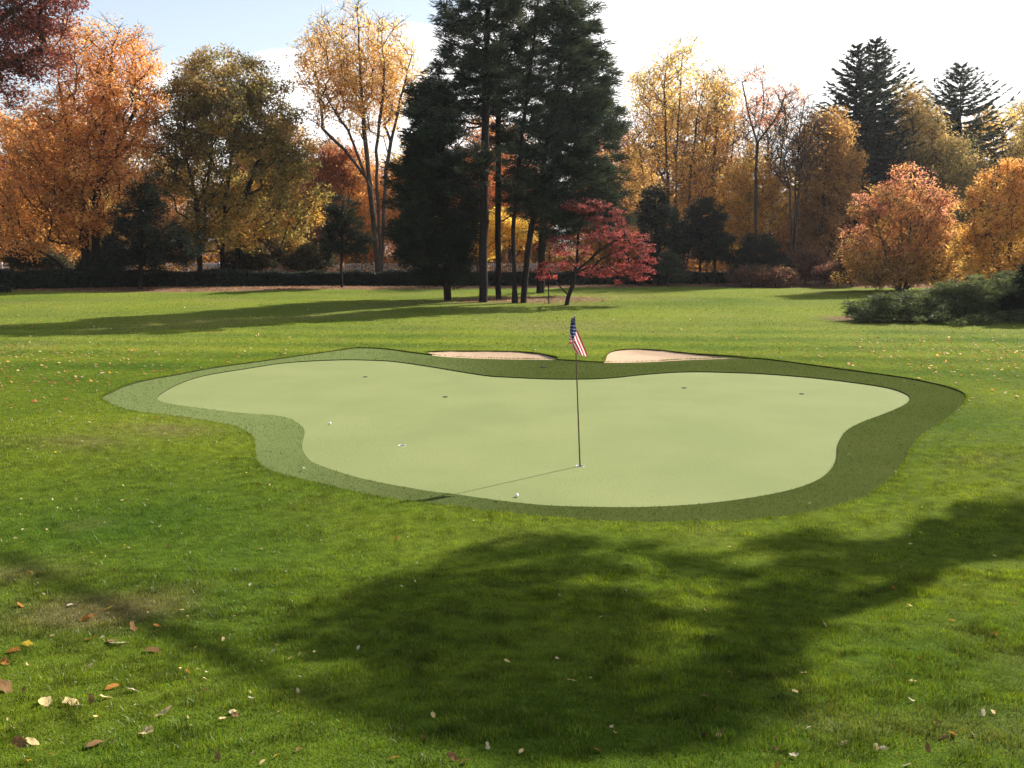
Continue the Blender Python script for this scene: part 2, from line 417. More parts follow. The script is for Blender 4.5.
gp = np.concatenate([grid(-12, 12, 8, 32, .6)])
gp = gp[inside(GREEN, gp[:, 0], gp[:, 1]) & (pdist(GREEN, gp[:, 0], gp[:, 1]) > .15)]
cl = [[(c[0] + CUP_R * math.cos(t), c[1] + CUP_R * math.sin(t)) for t in np.linspace(0, 6.283, 21)[:-1]] for c in CUPS]
XYg, Tg = cdt(gp, [GREEN] + cl)
c = XYg[Tg].mean(1); keep = inside(GREEN, c[:, 0], c[:, 1])
for k in CUPS: keep &= np.hypot(c[:, 0] - k[0], c[:, 1] - k[1]) > CUP_R * .96
Tg = Tg[keep]
ar = np.cross(np.column_stack([XYg[Tg[:, 1]] - XYg[Tg[:, 0]], np.zeros(len(Tg))]), np.column_stack([XYg[Tg[:, 2]] - XYg[Tg[:, 0]], np.zeros(len(Tg))]))[:, 2]
Tg[ar < 0] = Tg[ar < 0][:, ::-1]
obj('putting_green', make_mesh('putting_green', np.column_stack([XYg, terrain(XYg[:, 0], XYg[:, 1])]), [Tg], M['green'], smooth=True), kind='structure')

FZ = 0.022
fp = grid(-14, 14, 7, 36, .5)
fp = fp[inside(FRINGE, fp[:, 0], fp[:, 1]) & ~inside(GREEN, fp[:, 0], fp[:, 1]) & (pdist(GREEN, fp[:, 0], fp[:, 1]) > .12) & (pdist(FRINGE, fp[:, 0], fp[:, 1]) > .12)]
XYf, Tf = cdt(fp, [GREEN, FRINGE]); c = XYf[Tf].mean(1)
Tf = Tf[inside(FRINGE, c[:, 0], c[:, 1]) & ~inside(GREEN, c[:, 0], c[:, 1])]
ar = np.cross(np.column_stack([XYf[Tf[:, 1]] - XYf[Tf[:, 0]], np.zeros(len(Tf))]), np.column_stack([XYf[Tf[:, 2]] - XYf[Tf[:, 0]], np.zeros(len(Tf))]))[:, 2]
Tf[ar < 0] = Tf[ar < 0][:, ::-1]
Zf = terrain(XYf[:, 0], XYf[:, 1]) + FZ
skf = boundary_skirt(XYf, Tf, Zf, lambda m: pdist(GREEN, m[:, 0], m[:, 1]) < .3, FZ + .02)
# short turf fibres standing on the fringe
nb = 230000
bx = rs.uniform(-13, 14, nb); by = 8 + rs.rand(nb) ** 1.35 * 20
k = inside(FRINGE, bx, by) & ~inside(GREEN, bx, by) & ~inside(BUNK_L, bx, by) & ~inside(BUNK_R, bx, by)
bx, by = bx[k], by[k]; nb = len(bx)
bz = terrain(bx, by) + FZ - .004
wd = .0022 + .00022 * by; hh = rs.uniform(.014, .030, nb)
an = rs.uniform(0, 6.283, nb); side = np.column_stack([np.cos(an), np.sin(an), 0 * an]) * wd[:, None]
tip = np.column_stack([rs.normal(0, .012, nb) - .008, rs.normal(0, .012, nb) - .004, hh])
B0 = np.column_stack([bx, by, bz])
Vb = np.stack([B0 - side, B0 + side, B0 + tip], 1).reshape(-1, 3)
bt = np.array([.040, .056, .013]) * (1 + 1.2 * sm(1, -6, bx))[:, None] * rs.uniform(.75, 1.3, (nb, 1)); w_ = rs.rand(nb) < .10 + .10 * (bx < -1); bt[w_] = np.array([.12, .145, .06])  # fibres paler to the left, the same sheen put into their tint
nV = len(XYf)
V = np.concatenate([np.column_stack([XYf, Zf]), skf.reshape(-1, 3), Vb])
q = nV + np.arange(len(skf) * 4).reshape(-1, 4); t3 = nV + len(skf) * 4 + np.arange(nb * 3).reshape(-1, 3)
allt = np.concatenate([np.zeros((len(Tf), 3)), np.zeros((len(q), 3)), bt])
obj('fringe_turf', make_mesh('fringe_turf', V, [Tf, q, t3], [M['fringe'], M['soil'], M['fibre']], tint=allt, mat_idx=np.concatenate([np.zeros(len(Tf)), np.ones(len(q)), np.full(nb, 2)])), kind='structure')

def bunker(poly):
    lo, hi = poly.min(0) - .2, poly.max(0) + .2
    g = grid(lo[0], hi[0], lo[1], hi[1], .18)
    g = g[inside(poly, g[:, 0], g[:, 1]) & (pdist(poly, g[:, 0], g[:, 1]) > .06)]
    XYb, Tb = cdt(g, [poly]); c = XYb[Tb].mean(1); Tb = Tb[inside(poly, c[:, 0], c[:, 1])]
    d = pdist(poly, XYb[:, 0], XYb[:, 1])
    front = sm(hi[1], lo[1], XYb[:, 1])
    z = terrain(XYb[:, 0], XYb[:, 1]) - .03 - .09 * np.minimum(d / .5, 1) + .05 * (1 - front) + .008 * waves(XYb[:, 0], XYb[:, 1], .35, 4)
    ar = np.cross(np.column_stack([XYb[Tb[:, 1]] - XYb[Tb[:, 0]], np.zeros(len(Tb))]), np.column_stack([XYb[Tb[:, 2]] - XYb[Tb[:, 0]], np.zeros(len(Tb))]))[:, 2]
    Tb[ar < 0] = Tb[ar < 0][:, ::-1]
    obj('sand_bunker', make_mesh('sand_bunker', np.column_stack([XYb, z]), [Tb], M['sand'], smooth=True), kind='structure')
bunker(BUNK_L); bunker(BUNK_R)

# ------------------------------------------------------------------ grass blades
def grass_zone(n, y0, y1, ypow, marg, hmin, hmax, wid, seg2):
    y = y0 + rs.rand(n) ** ypow * (y1 - y0)
    x = (rs.rand(n) * 2 - 1) * (.56 * y + marg)
    k = ~inside(FRINGE, x, y) & ~inside(BUNK_L, x, y) & ~inside(BUNK_R, x, y)
    k &= rs.rand(n) > wood_amount(x, y)
    x, y = x[k], y[k]; n = len(x)
    dens = .75 + .38 * waves(x, y, .55, 20) + .3 * waves(x, y, .2, 26)      # tufts and thin places
    z = terrain(x, y) + LIP - .006
    h = rs.uniform(hmin, hmax, n) * np.clip(dens, .45, 1.3)
    wv_ = rs.uniform(.7, 1.3, n) * wid
    a = rs.uniform(0, 6.283, n); side = np.column_stack([np.cos(a), np.sin(a), 0 * a]) * wv_[:, None]
    la = rs.uniform(0, 6.283, n) * .8 + 2.2 * waves(x, y, .8, 30); lean = h * np.abs(rs.normal(.35, .35, n))
    lv = np.column_stack([np.cos(la) * lean, np.sin(la) * lean, h * 0])
    B = np.column_stack([x, y, z]); up = np.column_stack([0 * x, 0 * x, h])
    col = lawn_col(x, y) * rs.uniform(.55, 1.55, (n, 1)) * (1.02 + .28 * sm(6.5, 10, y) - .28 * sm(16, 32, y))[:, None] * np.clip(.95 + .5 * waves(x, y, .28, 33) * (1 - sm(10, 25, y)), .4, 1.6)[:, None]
    j = rs.rand(n); dryb = j < .03; col[dryb] = np.array([.20, .17, .07]) * rs.uniform(.6, 1.2, (dryb.sum(), 1))
    col[:, 0] *= rs.uniform(.75, 1.2, n)
    if seg2:
        mid = B + up * .6 + lv * .35
        Vv = np.stack([B - side, B + side, mid + side * .75, mid - side * .75, B + up + lv], 1).reshape(-1, 3)
        i = (np.arange(n) * 5)[:, None]
        return Vv, i + np.array([[0, 1, 2, 3]]), i + np.array([[3, 2, 4]]), col
    Vv = np.stack([B - side, B + side, B + up + lv], 1).reshape(-1, 3)
    i = (np.arange(n) * 3)[:, None]
    return Vv, None, i + np.array([[0, 1, 2]]), col
Vs, Qs, Ts, cq, ct, off = [], [], [], [], [], 0
for args in ((300000, 3.3, 8.5, .75, 1.2, .026, .052, .0020, True), (250000, 8.5, 14, .8, 1.2, .026, .048, .0032, False), (190000, 14, 26, .9, 1.5, .026, .048, .006, False), (110000, 26, 58, 1.1, 1.5, .03, .05, .016, False)):
    v, qd, tr, col = grass_zone(*args)
    Vs.append(v)
    if qd is not None: Qs.append(qd + off); cq.append(col)
    Ts.append(tr + off); ct.append(col); off += len(v)
# longer blades leaning over the cut edge of the turf
def edge_blades(poly, per_m):
    a = poly; b_ = np.roll(poly, -1, 0); Ls = np.hypot(*(b_ - a).T); tot = int(Ls.sum() * per_m)
    i = rs.choice(len(a), tot, p=Ls / Ls.sum()); P = a[i] + (b_ - a)[i] * rs.rand(tot, 1)
    nrm = np.column_stack([(b_ - a)[i, 1], -(b_ - a)[i, 0]]) / Ls[i][:, None]
    sg = 1 if inside(poly, (a[0] + .02 * np.array([(b_ - a)[0, 1], -(b_ - a)[0, 0]]))[None, 0], (a[0] + .02 * np.array([(b_ - a)[0, 1], -(b_ - a)[0, 0]]))[None, 1])[0] else -1
    inn = nrm * sg; P = P - inn * rs.uniform(.0, .07, (tot, 1))
    x, y = P.T; k = rs.rand(tot) < .55 + .5 * waves(x, y, .5, 22)
    x, y, inn = x[k], y[k], inn[k]; n = len(x)
    h = rs.uniform(.025, .06, n); wd_ = .0020 + .00028 * y
    an = rs.uniform(0, 6.283, n); side = np.column_stack([np.cos(an), np.sin(an), 0 * an]) * wd_[:, None]
    B = np.column_stack([x, y, terrain(x, y) + LIP - .008]); lean = np.column_stack([inn * rs.uniform(-.2, .9, (n, 1)) * h[:, None], h * rs.uniform(.3, .9, n)])
    V_ = np.stack([B - side, B + side, B + lean], 1).reshape(-1, 3); i3 = (np.arange(n) * 3)[:, None] + np.array([[0, 1, 2]])
    return V_, i3, lawn_col(x, y) * rs.uniform(.6, 1.4, (n, 1))
for pl_, pm_ in ((FRINGE, 330), (BUNK_L, 250), (BUNK_R, 250)):
    v, tr, col = edge_blades(pl_, pm_)
    kk = np.ones(len(tr), bool)
    if pl_ is not FRINGE: kk = ~inside(FRINGE, v[tr[:, 0], 0], v[tr[:, 0], 1])
    Vs.append(v); Ts.append(tr[kk] + off); ct.append(col[kk]); off += len(v)
obj('grass', make_mesh('grass', np.concatenate(Vs), [np.concatenate(Qs), np.concatenate(Ts)], M['grass'], tint=np.concatenate(cq + ct)), kind='stuff')

# ------------------------------------------------------------------ tree builder
def rand_dirs(n):
    return unit(rs.normal(size=(n, 3)))

def leaves_mesh(name, Cn, axis, size, wid, tint, mat, spin=None):
    """one rhombic leaf per row: centre, long axis, half length, half width"""
    n = len(Cn)
    r = rand_dirs(n) if spin is None else spin
    v = unit(np.cross(axis, r))
    size = np.broadcast_to(np.asarray(size, float), (n,))[:, None]; wid = np.broadcast_to(np.asarray(wid, float), (n,))[:, None]
    nrm = np.cross(axis, v)
    P = np.stack([Cn - axis * size, Cn + v * wid - axis * size * .1 + nrm * wid * .25, Cn + axis * size, Cn - v * wid - axis * size * .1 + nrm * wid * .25], 1).reshape(-1, 3)
    return make_mesh(name, P, [np.arange(4 * n).reshape(-1, 4)], mat, tint=tint)

def pal_col(pal, t):
    pal = np.asarray(pal, float); t = np.clip(t, 0, .9999) * (len(pal) - 1)
    i = t.astype(int); f = (t - i)[:, None]
    return pal[i] * (1 - f) + pal[np.minimum(i + 1, len(pal) - 1)] * f

def wood_mesh(name, P, par, tipr, baser, nontr, expo=2.2, k=6):
    n = len(P); acc = np.zeros(n); rad = np.zeros(n)
    ch = np.zeros(n, int)
    order = range(n - 1, 0, -1)
    for i in order:
        if acc[i] == 0: acc[i] = tipr ** expo
        acc[par[i]] += acc[i]
    rad = np.maximum(acc, tipr ** expo) ** (1 / expo)
    rad *= 1.0
    if rad[0] > 0: rad = tipr + (rad - tipr) * (baser - tipr) / max(rad[0] - tipr, 1e-6)
    i = np.arange(1, n); a = P[par[i]]; b = P[i]
    ra = np.minimum(rad[par[i]], np.where(i < nontr, rad[par[i]], rad[i] * 1.25)); rb = rad[i]
    return tubes(a, b, ra, rb, k), rad

def tree(kind, label, cat, Y, trunks, ells, nc, nl, cr, ls, pal, bare=0, mode='broad', baser=.25, tipr=.018, group=None, bark='bark', dyt=.5, shell=.45, wleaf=.55, hmix=.6, minz=.4, flat=.75, px=True, depth=.85, rot=0, cpref=.5, crisp=.5, crown_name='crown'):
    """trunks: list of pixel polylines, ells: crown lobes (px) standing at distance Y"""
    conv = (lambda x, y, yy: at(x, y, yy)) if px else (lambda x, y, yy: np.array([x, yy, y]))
    ppm = F / Y if px else 1.0
    # trunk skeleton
    P, par = [], []
    base = conv(*trunks[0][0], Y); base[2] = float(terrain(base[0], base[1])) + LIP - .15
    P.append(base); par.append(0)
    for ti, tl in enumerate(trunks):
        yy = Y + (rs.uniform(-dyt, dyt) if ti else 0); prev = 0
        pts_ = [conv(x, y, yy) for x, y in tl]; pts_[0] = base + np.array([pts_[0][0] - base[0], (yy - Y) * .5, 0])
        if ti:
            P.append(pts_[0] ); par.append(0); prev = len(P) - 1
        for a, b_ in zip(pts_[:-1], pts_[1:]):
            ns = max(2, int(np.linalg.norm(b_ - a) / 1.0))
            for s in range(1, ns + 1):
                q_ = a + (b_ - a) * s / ns + rs.normal(0, .035, 3) * (s < ns)
                P.append(q_); par.append(prev); prev = len(P) - 1
    nontr = len(P)
    # clump centres in the crown lobes
    E = np.array(ells, float)
    cen = np.array([conv(e[0], e[1], Y + (rs.uniform(-.4, .4) * e[2] / ppm)) for e in E])
    rr = np.column_stack([E[:, 2] / ppm, E[:, 2] / ppm * depth, E[:, 3] / ppm])
    wgt = np.prod(rr, 1) ** .75; wgt /= wgt.sum()
    got = np.zeros((0, 3)); tries = 0
    mind = .55 * (np.prod(rr, 1).sum() * 4.2 / nc) ** (1 / 3)
    while len(got) < nc and tries < 40:
        ii = rs.choice(len(E), nc, p=wgt)
        rad_ = shell + (1 - shell) * rs.rand(nc) ** .7
        c_ = cen[ii] + rand_dirs(nc) * rr[ii] * rad_[:, None]
        c_ = c_[c_[:, 2] > minz + LIP]
        for c in c_:
            if len(got) >= nc: break
            if len(got) == 0 or np.min(((got - c) ** 2).sum(1)) > mind * mind * rs.uniform(.3, 1.0):
                got = np.vstack([got, c])
        tries += 1
    Cn = got; nc = len(Cn)
    # branches
    A = np.array(P)
    d0 = np.array([np.min(np.linalg.norm(A[1:] - c, axis=1)) for c in Cn]) if len(A) > 1 else np.zeros(nc)
    cap = nontr + nc * 5; PP = np.zeros((cap, 3)); PP[:nontr] = A; cnt = nontr
    for i in np.argsort(d0):
        c = Cn[i]; v = c - PP[:cnt]; hd = np.hypot(v[:, 0], v[:, 1]); dist = np.linalg.norm(v, axis=1)
        if mode == 'broad': cost = dist + 1.4 * np.maximum(0, .75 * hd - v[:, 2])
        else:
            cost = dist + 1.5 * np.abs(v[:, 2] - .15 * hd)
            cost[nontr:] += .8
        j = int(np.argmin(cost)); a = PP[j]; Ld = dist[j]
        ns = int(np.clip(Ld / .8, 2, 4)); prev = j
        sag = (.12 if mode == 'broad' else -.10) * Ld
        for s in range(1, ns + 1):
            t = s / ns
            q_ = a + (c - a) * t + np.array([0, 0, sag * math.sin(math.pi * t) * (.6 if mode == 'broad' else 1)]) + rs.normal(0, .05 * Ld ** .5, 3) * (s < ns)
            PP[cnt] = q_; par.append(prev); prev = cnt; cnt += 1
    PP = PP[:cnt]
    (Vw, Qw), rad = wood_mesh('trunk', PP, np.array(par), tipr, baser, nontr, k=7)
    # twigs at each clump
    root = thing(kind, label, cat, tuple(base + np.array([0, 0, .15])), group)
    o0 = np.array(root.location)
    if tipr > 0:
        nt_ = nc * 5
        ti = rs.randint(0, nc, nt_); d = rand_dirs(nt_); d[:, 2] = np.abs(d[:, 2]) * .8 + (.2 if mode == 'broad' else -.2)
        d = unit(d) * cr * rs.uniform(.5, 1.2, (nt_, 1))
        vt, qt = tubes(Cn[ti], Cn[ti] + d, np.full(nt_, tipr * .8), np.full(nt_, tipr * .4), 3)
        Qw = [Qw, qt + len(Vw)]; Vw = np.vstack([Vw, vt])
    else: Qw = [Qw]
    obj('trunk', make_mesh(kind + '_trunk', Vw - o0, Qw, M[bark], smooth=True), root)
    # leaves
    npc = np.maximum(1, (nl * (1.6 if mode == 'broad' and nl > 10 else 1.15) * rs.uniform(.4, 1.6, nc)).astype(int))
    hz = (Cn[:, 2] - Cn[:, 2].min()) / max(np.ptp(Cn[:, 2]), .1)
    npc = np.maximum(1, (npc * (1 - bare * sm(.62, .98, hz + rs.normal(0, .06, nc)))).astype(int))
    idx = np.repeat(np.arange(nc), npc); n = len(idx)
    off = rand_dirs(n) * (rs.rand(n, 1) ** crisp) * cr * np.repeat(rs.uniform(.7, 1.3, nc), npc)[:, None]
    off[:, 2] *= flat
    LC = Cn[idx] + off
    ok = LC[:, 2] > terrain(LC[:, 0], LC[:, 1]) + LIP + .05
    LC, idx, off = LC[ok], idx[ok], off[ok]; n = len(LC)
    zlo, zhi = Cn[:, 2].min(), Cn[:, 2].max()
    ctone = rs.normal(0, .22, nc)[idx]
    t = hmix * (LC[:, 2] - zlo) / max(zhi - zlo, .1) + (1 - hmix) * .5 + ctone + rs.normal(0, .12, n)
    col = pal_col(pal, t) * rs.uniform(.65, 1.3, (n, 1)) * (1 + .16 * rs.normal(size=nc))[idx][:, None]
    col = np.clip(col, .004, .8)
    if mode == 'broad':
        col = np.clip((col * .9 + col.mean(1, keepdims=True) * .1) * 1.52, 0, .8)
        ax = rand_dirs(n); ax[:, 2] *= .7; ax = unit(ax)
        mesh_ = leaves_mesh(kind + '_' + crown_name, LC - o0, ax, ls * rs.uniform(.45, 1.5, n), ls * wleaf * rs.uniform(.45, 1.35, n), col, M['leaf'])
    else:
        out_ = LC - np.array([base[0], base[1], 0]); out_[:, 2] = 0
        ax = unit(unit(out_) * .8 + unit(off) * .7 + rand_dirs(n) * .6 + np.array([0, 0, .18]))
        mesh_ = leaves_mesh(kind + '_' + crown_name, LC - o0, ax, ls * rs.uniform(.6, 1.3, n), ls * wleaf * rs.uniform(.7, 1.2, n), col, M['needle'])
    obj(crown_name, mesh_, root)
    return root

def spruce(label, Y, top, basepx, R, z0, pal, n_lv=46, kind='spruce_tree', group=None, lean=0.0):
    b0 = at(*basepx, Y); b0[2] = float(terrain(b0[0], b0[1])) + LIP - .1
    tp = at(*top, Y); H = tp[2] - b0[2]
    root = thing(kind, label, 'tree', tuple(b0), group)
    A, B, ra, rb, LC, LA, LS, LW, T_ = [], [], [], [], [], [], [], [], []
    ax = tp - b0
    nz = 14
    for i in range(nz):
        A.append(ax * i / nz); B.append(ax * (i + 1) / nz); ra.append(.28 * (1 - i / nz) + .015); rb.append(.28 * (1 - (i + 1) / nz) + .012)
    for lv in range(n_lv):
        t = z0 + (1 - z0) * (lv + rs.uniform(-.3, .3)) / n_lv
        t = min(max(t, .03), .985)
        prof = min(1.0, (1 - t) / .45) ** .95
        for k in range(rs.randint(6, 9)):
            Lb = R * prof * rs.uniform(.65, 1.15) + .15
            a = rs.uniform(0, 6.283); h = np.array([math.cos(a), math.sin(a), 0])
            up = .6 * t * t - .12 + rs.uniform(-.1, .1)
            p = ax * t; ns = max(3, int(Lb / .5))
            prev = p
            for s in range(1, ns + 1):
                f = s / ns
                z = Lb * (up * f - .30 * (1 - t) * math.sin(math.pi * f * .75) + .22 * f * f)
                q_ = p + h * Lb * f + np.array([0, 0, z])
                A.append(prev); B.append(q_); ra.append(.05 * prof * (1 - f) + .012); rb.append(.05 * prof * (1 - f) * .8 + .01)
                m_ = max(6, int(12 * (1 - .5 * f)))
                for j in range(m_):
                    g = rs.rand(); c = prev + (q_ - prev) * g
                    sd = rs.choice([-1, 1]) * rs.uniform(.3, 1.1); bd = unit((q_ - prev)[None])[0]
                    sv = np.cross(bd, [0, 0, 1])
                    d = unit((bd * .9 + sv * sd + np.array([0, 0, rs.uniform(-.55, .1)]))[None])[0]
                    l = rs.uniform(.16, .34) * (.7 + .5 * prof)
                    LC.append(c + d * l * .8); LA.append(d); LS.append(l); LW.append(l * rs.uniform(.22, .38)); T_.append(rs.rand() * .7 + .3 * f)
                prev = q_
    Vw, Qw = tubes(A, B, ra, rb, 5)
    obj('trunk', make_mesh(kind + '_trunk', Vw, [Qw], M['bark_dark'], smooth=True), root)
    LC = np.array(LC); col = pal_col(pal, np.array(T_)) * rs.uniform(.6, 1.3, (len(LC), 1))
    obj('crown', leaves_mesh(kind + '_crown', LC, np.array(LA), np.array(LS), np.array(LW), col, M['needle']), root)
    return root

ORANGE = [(.34, .15, .03), (.42, .18, .035), (.52, .22, .06), (.54, .24, .09)]
PALE = [(.46, .24, .05), (.52, .29, .08), (.55, .33, .12)]
OLIVE = [(.36, .20, .03), (.24, .17, .03), (.11, .10, .025), (.13, .10, .03), (.26, .15, .04)]
RUSSET = [(.15, .045, .03), (.22, .07, .03), (.27, .10, .04)]
OAK = [(.22, .07, .03), (.13, .03, .022), (.10, .024, .024), (.16, .05, .03)]
GOLD = [(.40, .22, .03), (.50, .30, .05), (.52, .34, .08)]
BROWN = [(.20, .10, .03), (.28, .15, .04), (.30, .17, .05)]
PINE = [(.020, .028, .022), (.036, .050, .034), (.075, .088, .056)]
YEW = [(.014, .020, .013), (.026, .036, .022)]

# ---- left side
tree('red_oak', 'tall dark red oak whose leafy limbs hang over the orange maple', 'tree', 50,
     [[(-110, 300), (-100, 180), (-80, 90), (-60, 10)], [(-110, 300), (-70, 150), (-10, 70), (40, 50)], [(-110, 300), (-60, 120), (0, 20), (40, -10)]],
     [(18, 35, 48, 42), (-45, 50, 60, 60), (48, 62, 24, 20), (5, 92, 30, 14), (-70, 150, 60, 60), (20, -20, 60, 30), (30, 12, 45, 25)], 330, 75, .75, .085, OAK, baser=.4, shell=.3)
tree('orange_maple', 'big orange maple with dark twin stems and thin leafless top twigs', 'tree', 65,
     [[(86, 275), (84, 215), (77, 165), (66, 120), (58, 80), (60, 50)], [(93, 275), (95, 210), (100, 150), (108, 95), (112, 45)], [(93, 275), (98, 190), (120, 140), (140, 100)]],
     [(105, 72, 52, 48), (60, 150, 52, 60), (130, 105, 32, 48), (40, 215, 45, 45), (95, 195, 58, 45), (100, 120, 60, 50), (75, 45, 34, 24), (125, 60, 34, 30)], 460, 72, .95, .10, ORANGE, baser=.42, tipr=.02, bark='bark_dark', bare=.5)
tree('orange_tree', 'rusty orange tree low at the wood edge left of the twin-stemmed maple', 'tree', 75,
     [[(12, 275), (12, 200), (20, 130)], [(16, 275), (40, 210), (45, 170)]],
     [(20, 150, 42, 38), (5, 205, 45, 50), (42, 235, 36, 28), (-40, 180, 40, 60)], 260, 60, 1.0, .11, [(.36, .17, .03), (.40, .19, .03), (.42, .17, .04)], baser=.25)
tree('hemlock_tree', 'small black-green conifer with pointed top standing before the hedge', 'tree', 61,
     [[(140, 288), (142, 230), (146, 172)]],
     [(147, 195, 17, 26), (140, 222, 34, 24), (168, 243, 36, 20), (128, 250, 28, 18), (185, 258, 22, 9), (115, 262, 20, 8), (150, 260, 30, 10)], 230, 90, .5, .13, YEW, mode='pine', baser=.14, wleaf=.22, bark='bark_dark', shell=.2)
tree('olive_maple', 'broad maple with olive and brown leaves and several forking stems', 'tree', 70,
     [[(199, 276), (200, 230), (192, 180), (178, 130), (172, 95)], [(222, 276), (225, 200), (235, 140), (240, 85)], [(235, 276), (240, 210), (262, 150), (285, 115)], [(199, 276), (205, 210), (212, 150), (210, 100)]],
     [(225, 92, 62, 40), (178, 118, 36, 42), (284, 138, 32, 46), (228, 165, 80, 48), (240, 225, 75, 38), (165, 170, 25, 30), (300, 190, 25, 40), (225, 120, 70, 50)], 520, 112, .9, .105, OLIVE, baser=.36, bark='bark_dark', shell=.35)
tree('russet_tree', 'slim russet red tree between the olive maple and the tall pale tree', 'tree', 80,
     [[(325, 272), (326, 210), (328, 160)]], [(328, 185, 24, 45), (318, 230, 26, 35), (345, 165, 18, 25)], 170, 60, .9, .11, RUSSET, baser=.18)
tree('young_pine', 'small bushy dark pine on a thin bare stem before the hedge', 'tree', 62,
     [[(342, 288), (342, 245), (343, 200)]], [(343, 212, 22, 16), (334, 232, 20, 18), (356, 238, 18, 18), (342, 248, 26, 9)], 120, 80, .42, .12, YEW, mode='pine', baser=.09, wleaf=.2, bark='bark_dark', shell=.2)
tree('pale_orange_tree', 'tall vase-shaped tree with sparse pale orange leaves rising beside the pines', 'tree', 74,
     [[(379, 278), (372, 200), (364, 130), (360, 60), (357, 12)], [(380, 278), (371, 190), (348, 130), (318, 85)], [(381, 278), (386, 170), (400, 100), (412, 55)], [(379, 278), (368, 180), (345, 150), (322, 128)], [(381, 278), (376, 150), (384, 80), (382, 30)]],
     [(352, 40, 46, 36), (400, 62, 24, 42), (320, 62, 26, 36), (370, 100, 48, 40), (330, 105, 30, 25), (360, 70, 60, 30)], 340, 44, 1.0, .10, PALE, baser=.30, tipr=.02, shell=.3, bare=.5)
tree('copper_tree', 'copper leaved tree low behind the pale vase-shaped tree', 'tree', 82,
     [[(358, 272), (356, 220), (350, 170)], [(360, 272), (380, 200)]], [(350, 185, 36, 38), (375, 215, 32, 40), (395, 190, 22, 30), (360, 240, 30, 22)], 240, 55, 1.0, .11, [(.42, .16, .03), (.42, .20, .04), (.44, .22, .07)], baser=.2)

# ---- the pine group
tree('hemlock_tree', 'dense dark hemlock whose skirt nearly touches the lawn, at the pine group', 'tree', 49,
     [[(448, 304), (446, 200), (441, 110), (438, 70)]],
     [(440, 248, 46, 34), (424, 205, 34, 38), (432, 145, 30, 42), (425, 172, 36, 30), (445, 276, 36, 9), (462, 220, 22, 34), (412, 235, 26, 32), (430, 105, 26, 25)], 480, 120, .48, .13, YEW + [(.03, .04, .02)], mode='pine', baser=.2, wleaf=.22, bark='bark_dark', shell=.15)
PB = dict(mode='pine', wleaf=.13, bark='bark_dark', shell=.15, tipr=.02, flat=.5, group=None)
tree('white_pine', 'straight tall pine with the thickest single bare trunk of the pine group', 'tree', 48,
     [[(483, 304), (484, 200), (486, 100), (488, 0), (490, -50)]],
     [(468, 58, 38, 34), (455, 105, 44, 26), (480, 12, 40, 28), (440, 130, 34, 18), (456, 28, 24, 22), (490, -35, 30, 28), (470, 160, 38, 16), (440, 75, 22, 18), (420, 108, 20, 14), (468, 185, 26, 20), (478, 85, 40, 30), (470, 200, 22, 16)], 360, 90, .5, .17, PINE, baser=.22, **PB)
tree('white_pine', 'slender tall pine whose trunk stands just right of the thickest trunk', 'tree', 51,
     [[(499, 300), (498, 200), (498, 100), (503, 0), (506, -40)]],
     [(508, 88, 32, 26), (514, 30, 36, 36), (502, 135, 20, 14), (505, -25, 30, 25), (524, 120, 26, 25), (515, 185, 24, 14), (510, 60, 40, 34), (515, 205, 20, 14)], 250, 90, .5, .17, PINE, baser=.16, **PB)
tree('white_pine', 'twin-stemmed pine forking in a V from the ground, beside the leaning red maple', 'tree', 47.5,
     [[(515, 304), (513, 230), (522, 130), (536, 20), (540, -30)], [(523, 304), (531, 230), (546, 150), (562, 60), (566, 5)]],
     [(562, 48, 44, 40), (586, 108, 36, 42), (560, 150, 48, 34), (588, 168, 34, 28), (555, 200, 40, 20), (545, 8, 40, 26), (572, 22, 36, 26), (540, 95, 36, 40), (600, 70, 18, 26), (540, 180, 40, 22), (570, 190, 44, 24), (610, 120, 14, 30), (610, 190, 18, 18), (535, 205, 26, 16), (575, 215, 30, 12)], 560, 90, .52, .17, PINE, baser=.18, **PB)
tree('white_pine', 'farther dark pine seen between the twin-stemmed pine and the arborvitae', 'tree', 57,
     [[(540, 294), (545, 200), (570, 110), (585, 40)]],
     [(600, 135, 28, 38), (590, 90, 25, 35), (605, 175, 22, 24), (560, 120, 35, 40), (575, 60, 25, 30), (530, 150, 30, 25), (588, 212, 30, 22), (556, 228, 26, 18), (612, 225, 18, 20)], 330, 90, .55, .18, PINE, baser=.25, **PB)
tree('red_maple', 'small leaning red maple on the lawn edge at the foot of the pines', 'tree', 46,
     [[(566, 306), (573, 285), (577, 262), (578, 235), (588, 205)], [(566, 306), (575, 272), (600, 250), (625, 235)], [(566, 306), (577, 265), (560, 245)]],
     [(632, 250, 24, 20), (612, 228, 20, 14), (572, 250, 26, 6), (588, 205, 26, 6), (645, 262, 11, 10), (556, 266, 20, 5), (625, 270, 22, 5), (600, 215, 24, 8), (590, 235, 30, 5), (560, 240, 14, 5), (600, 272, 26, 6), (630, 278, 18, 5), (550, 275, 12, 6), (645, 272, 10, 6)], 250, 24, .34, .055, [(.22, .034, .034), (.19, .034, .036), (.10, .032, .030)], baser=.13, tipr=.008, bark='bark_dark', hmix=.8, flat=.35)
tree('sapling', 'thin bare sapling stem between the pines and the leaning red maple', 'sapling', 47,
     [[(549, 302), (549, 275), (550, 248)]], [(550, 252, 7, 8)], 14, 6, .2, .05, RUSSET, baser=.03, tipr=.006, bark='bark_dark')

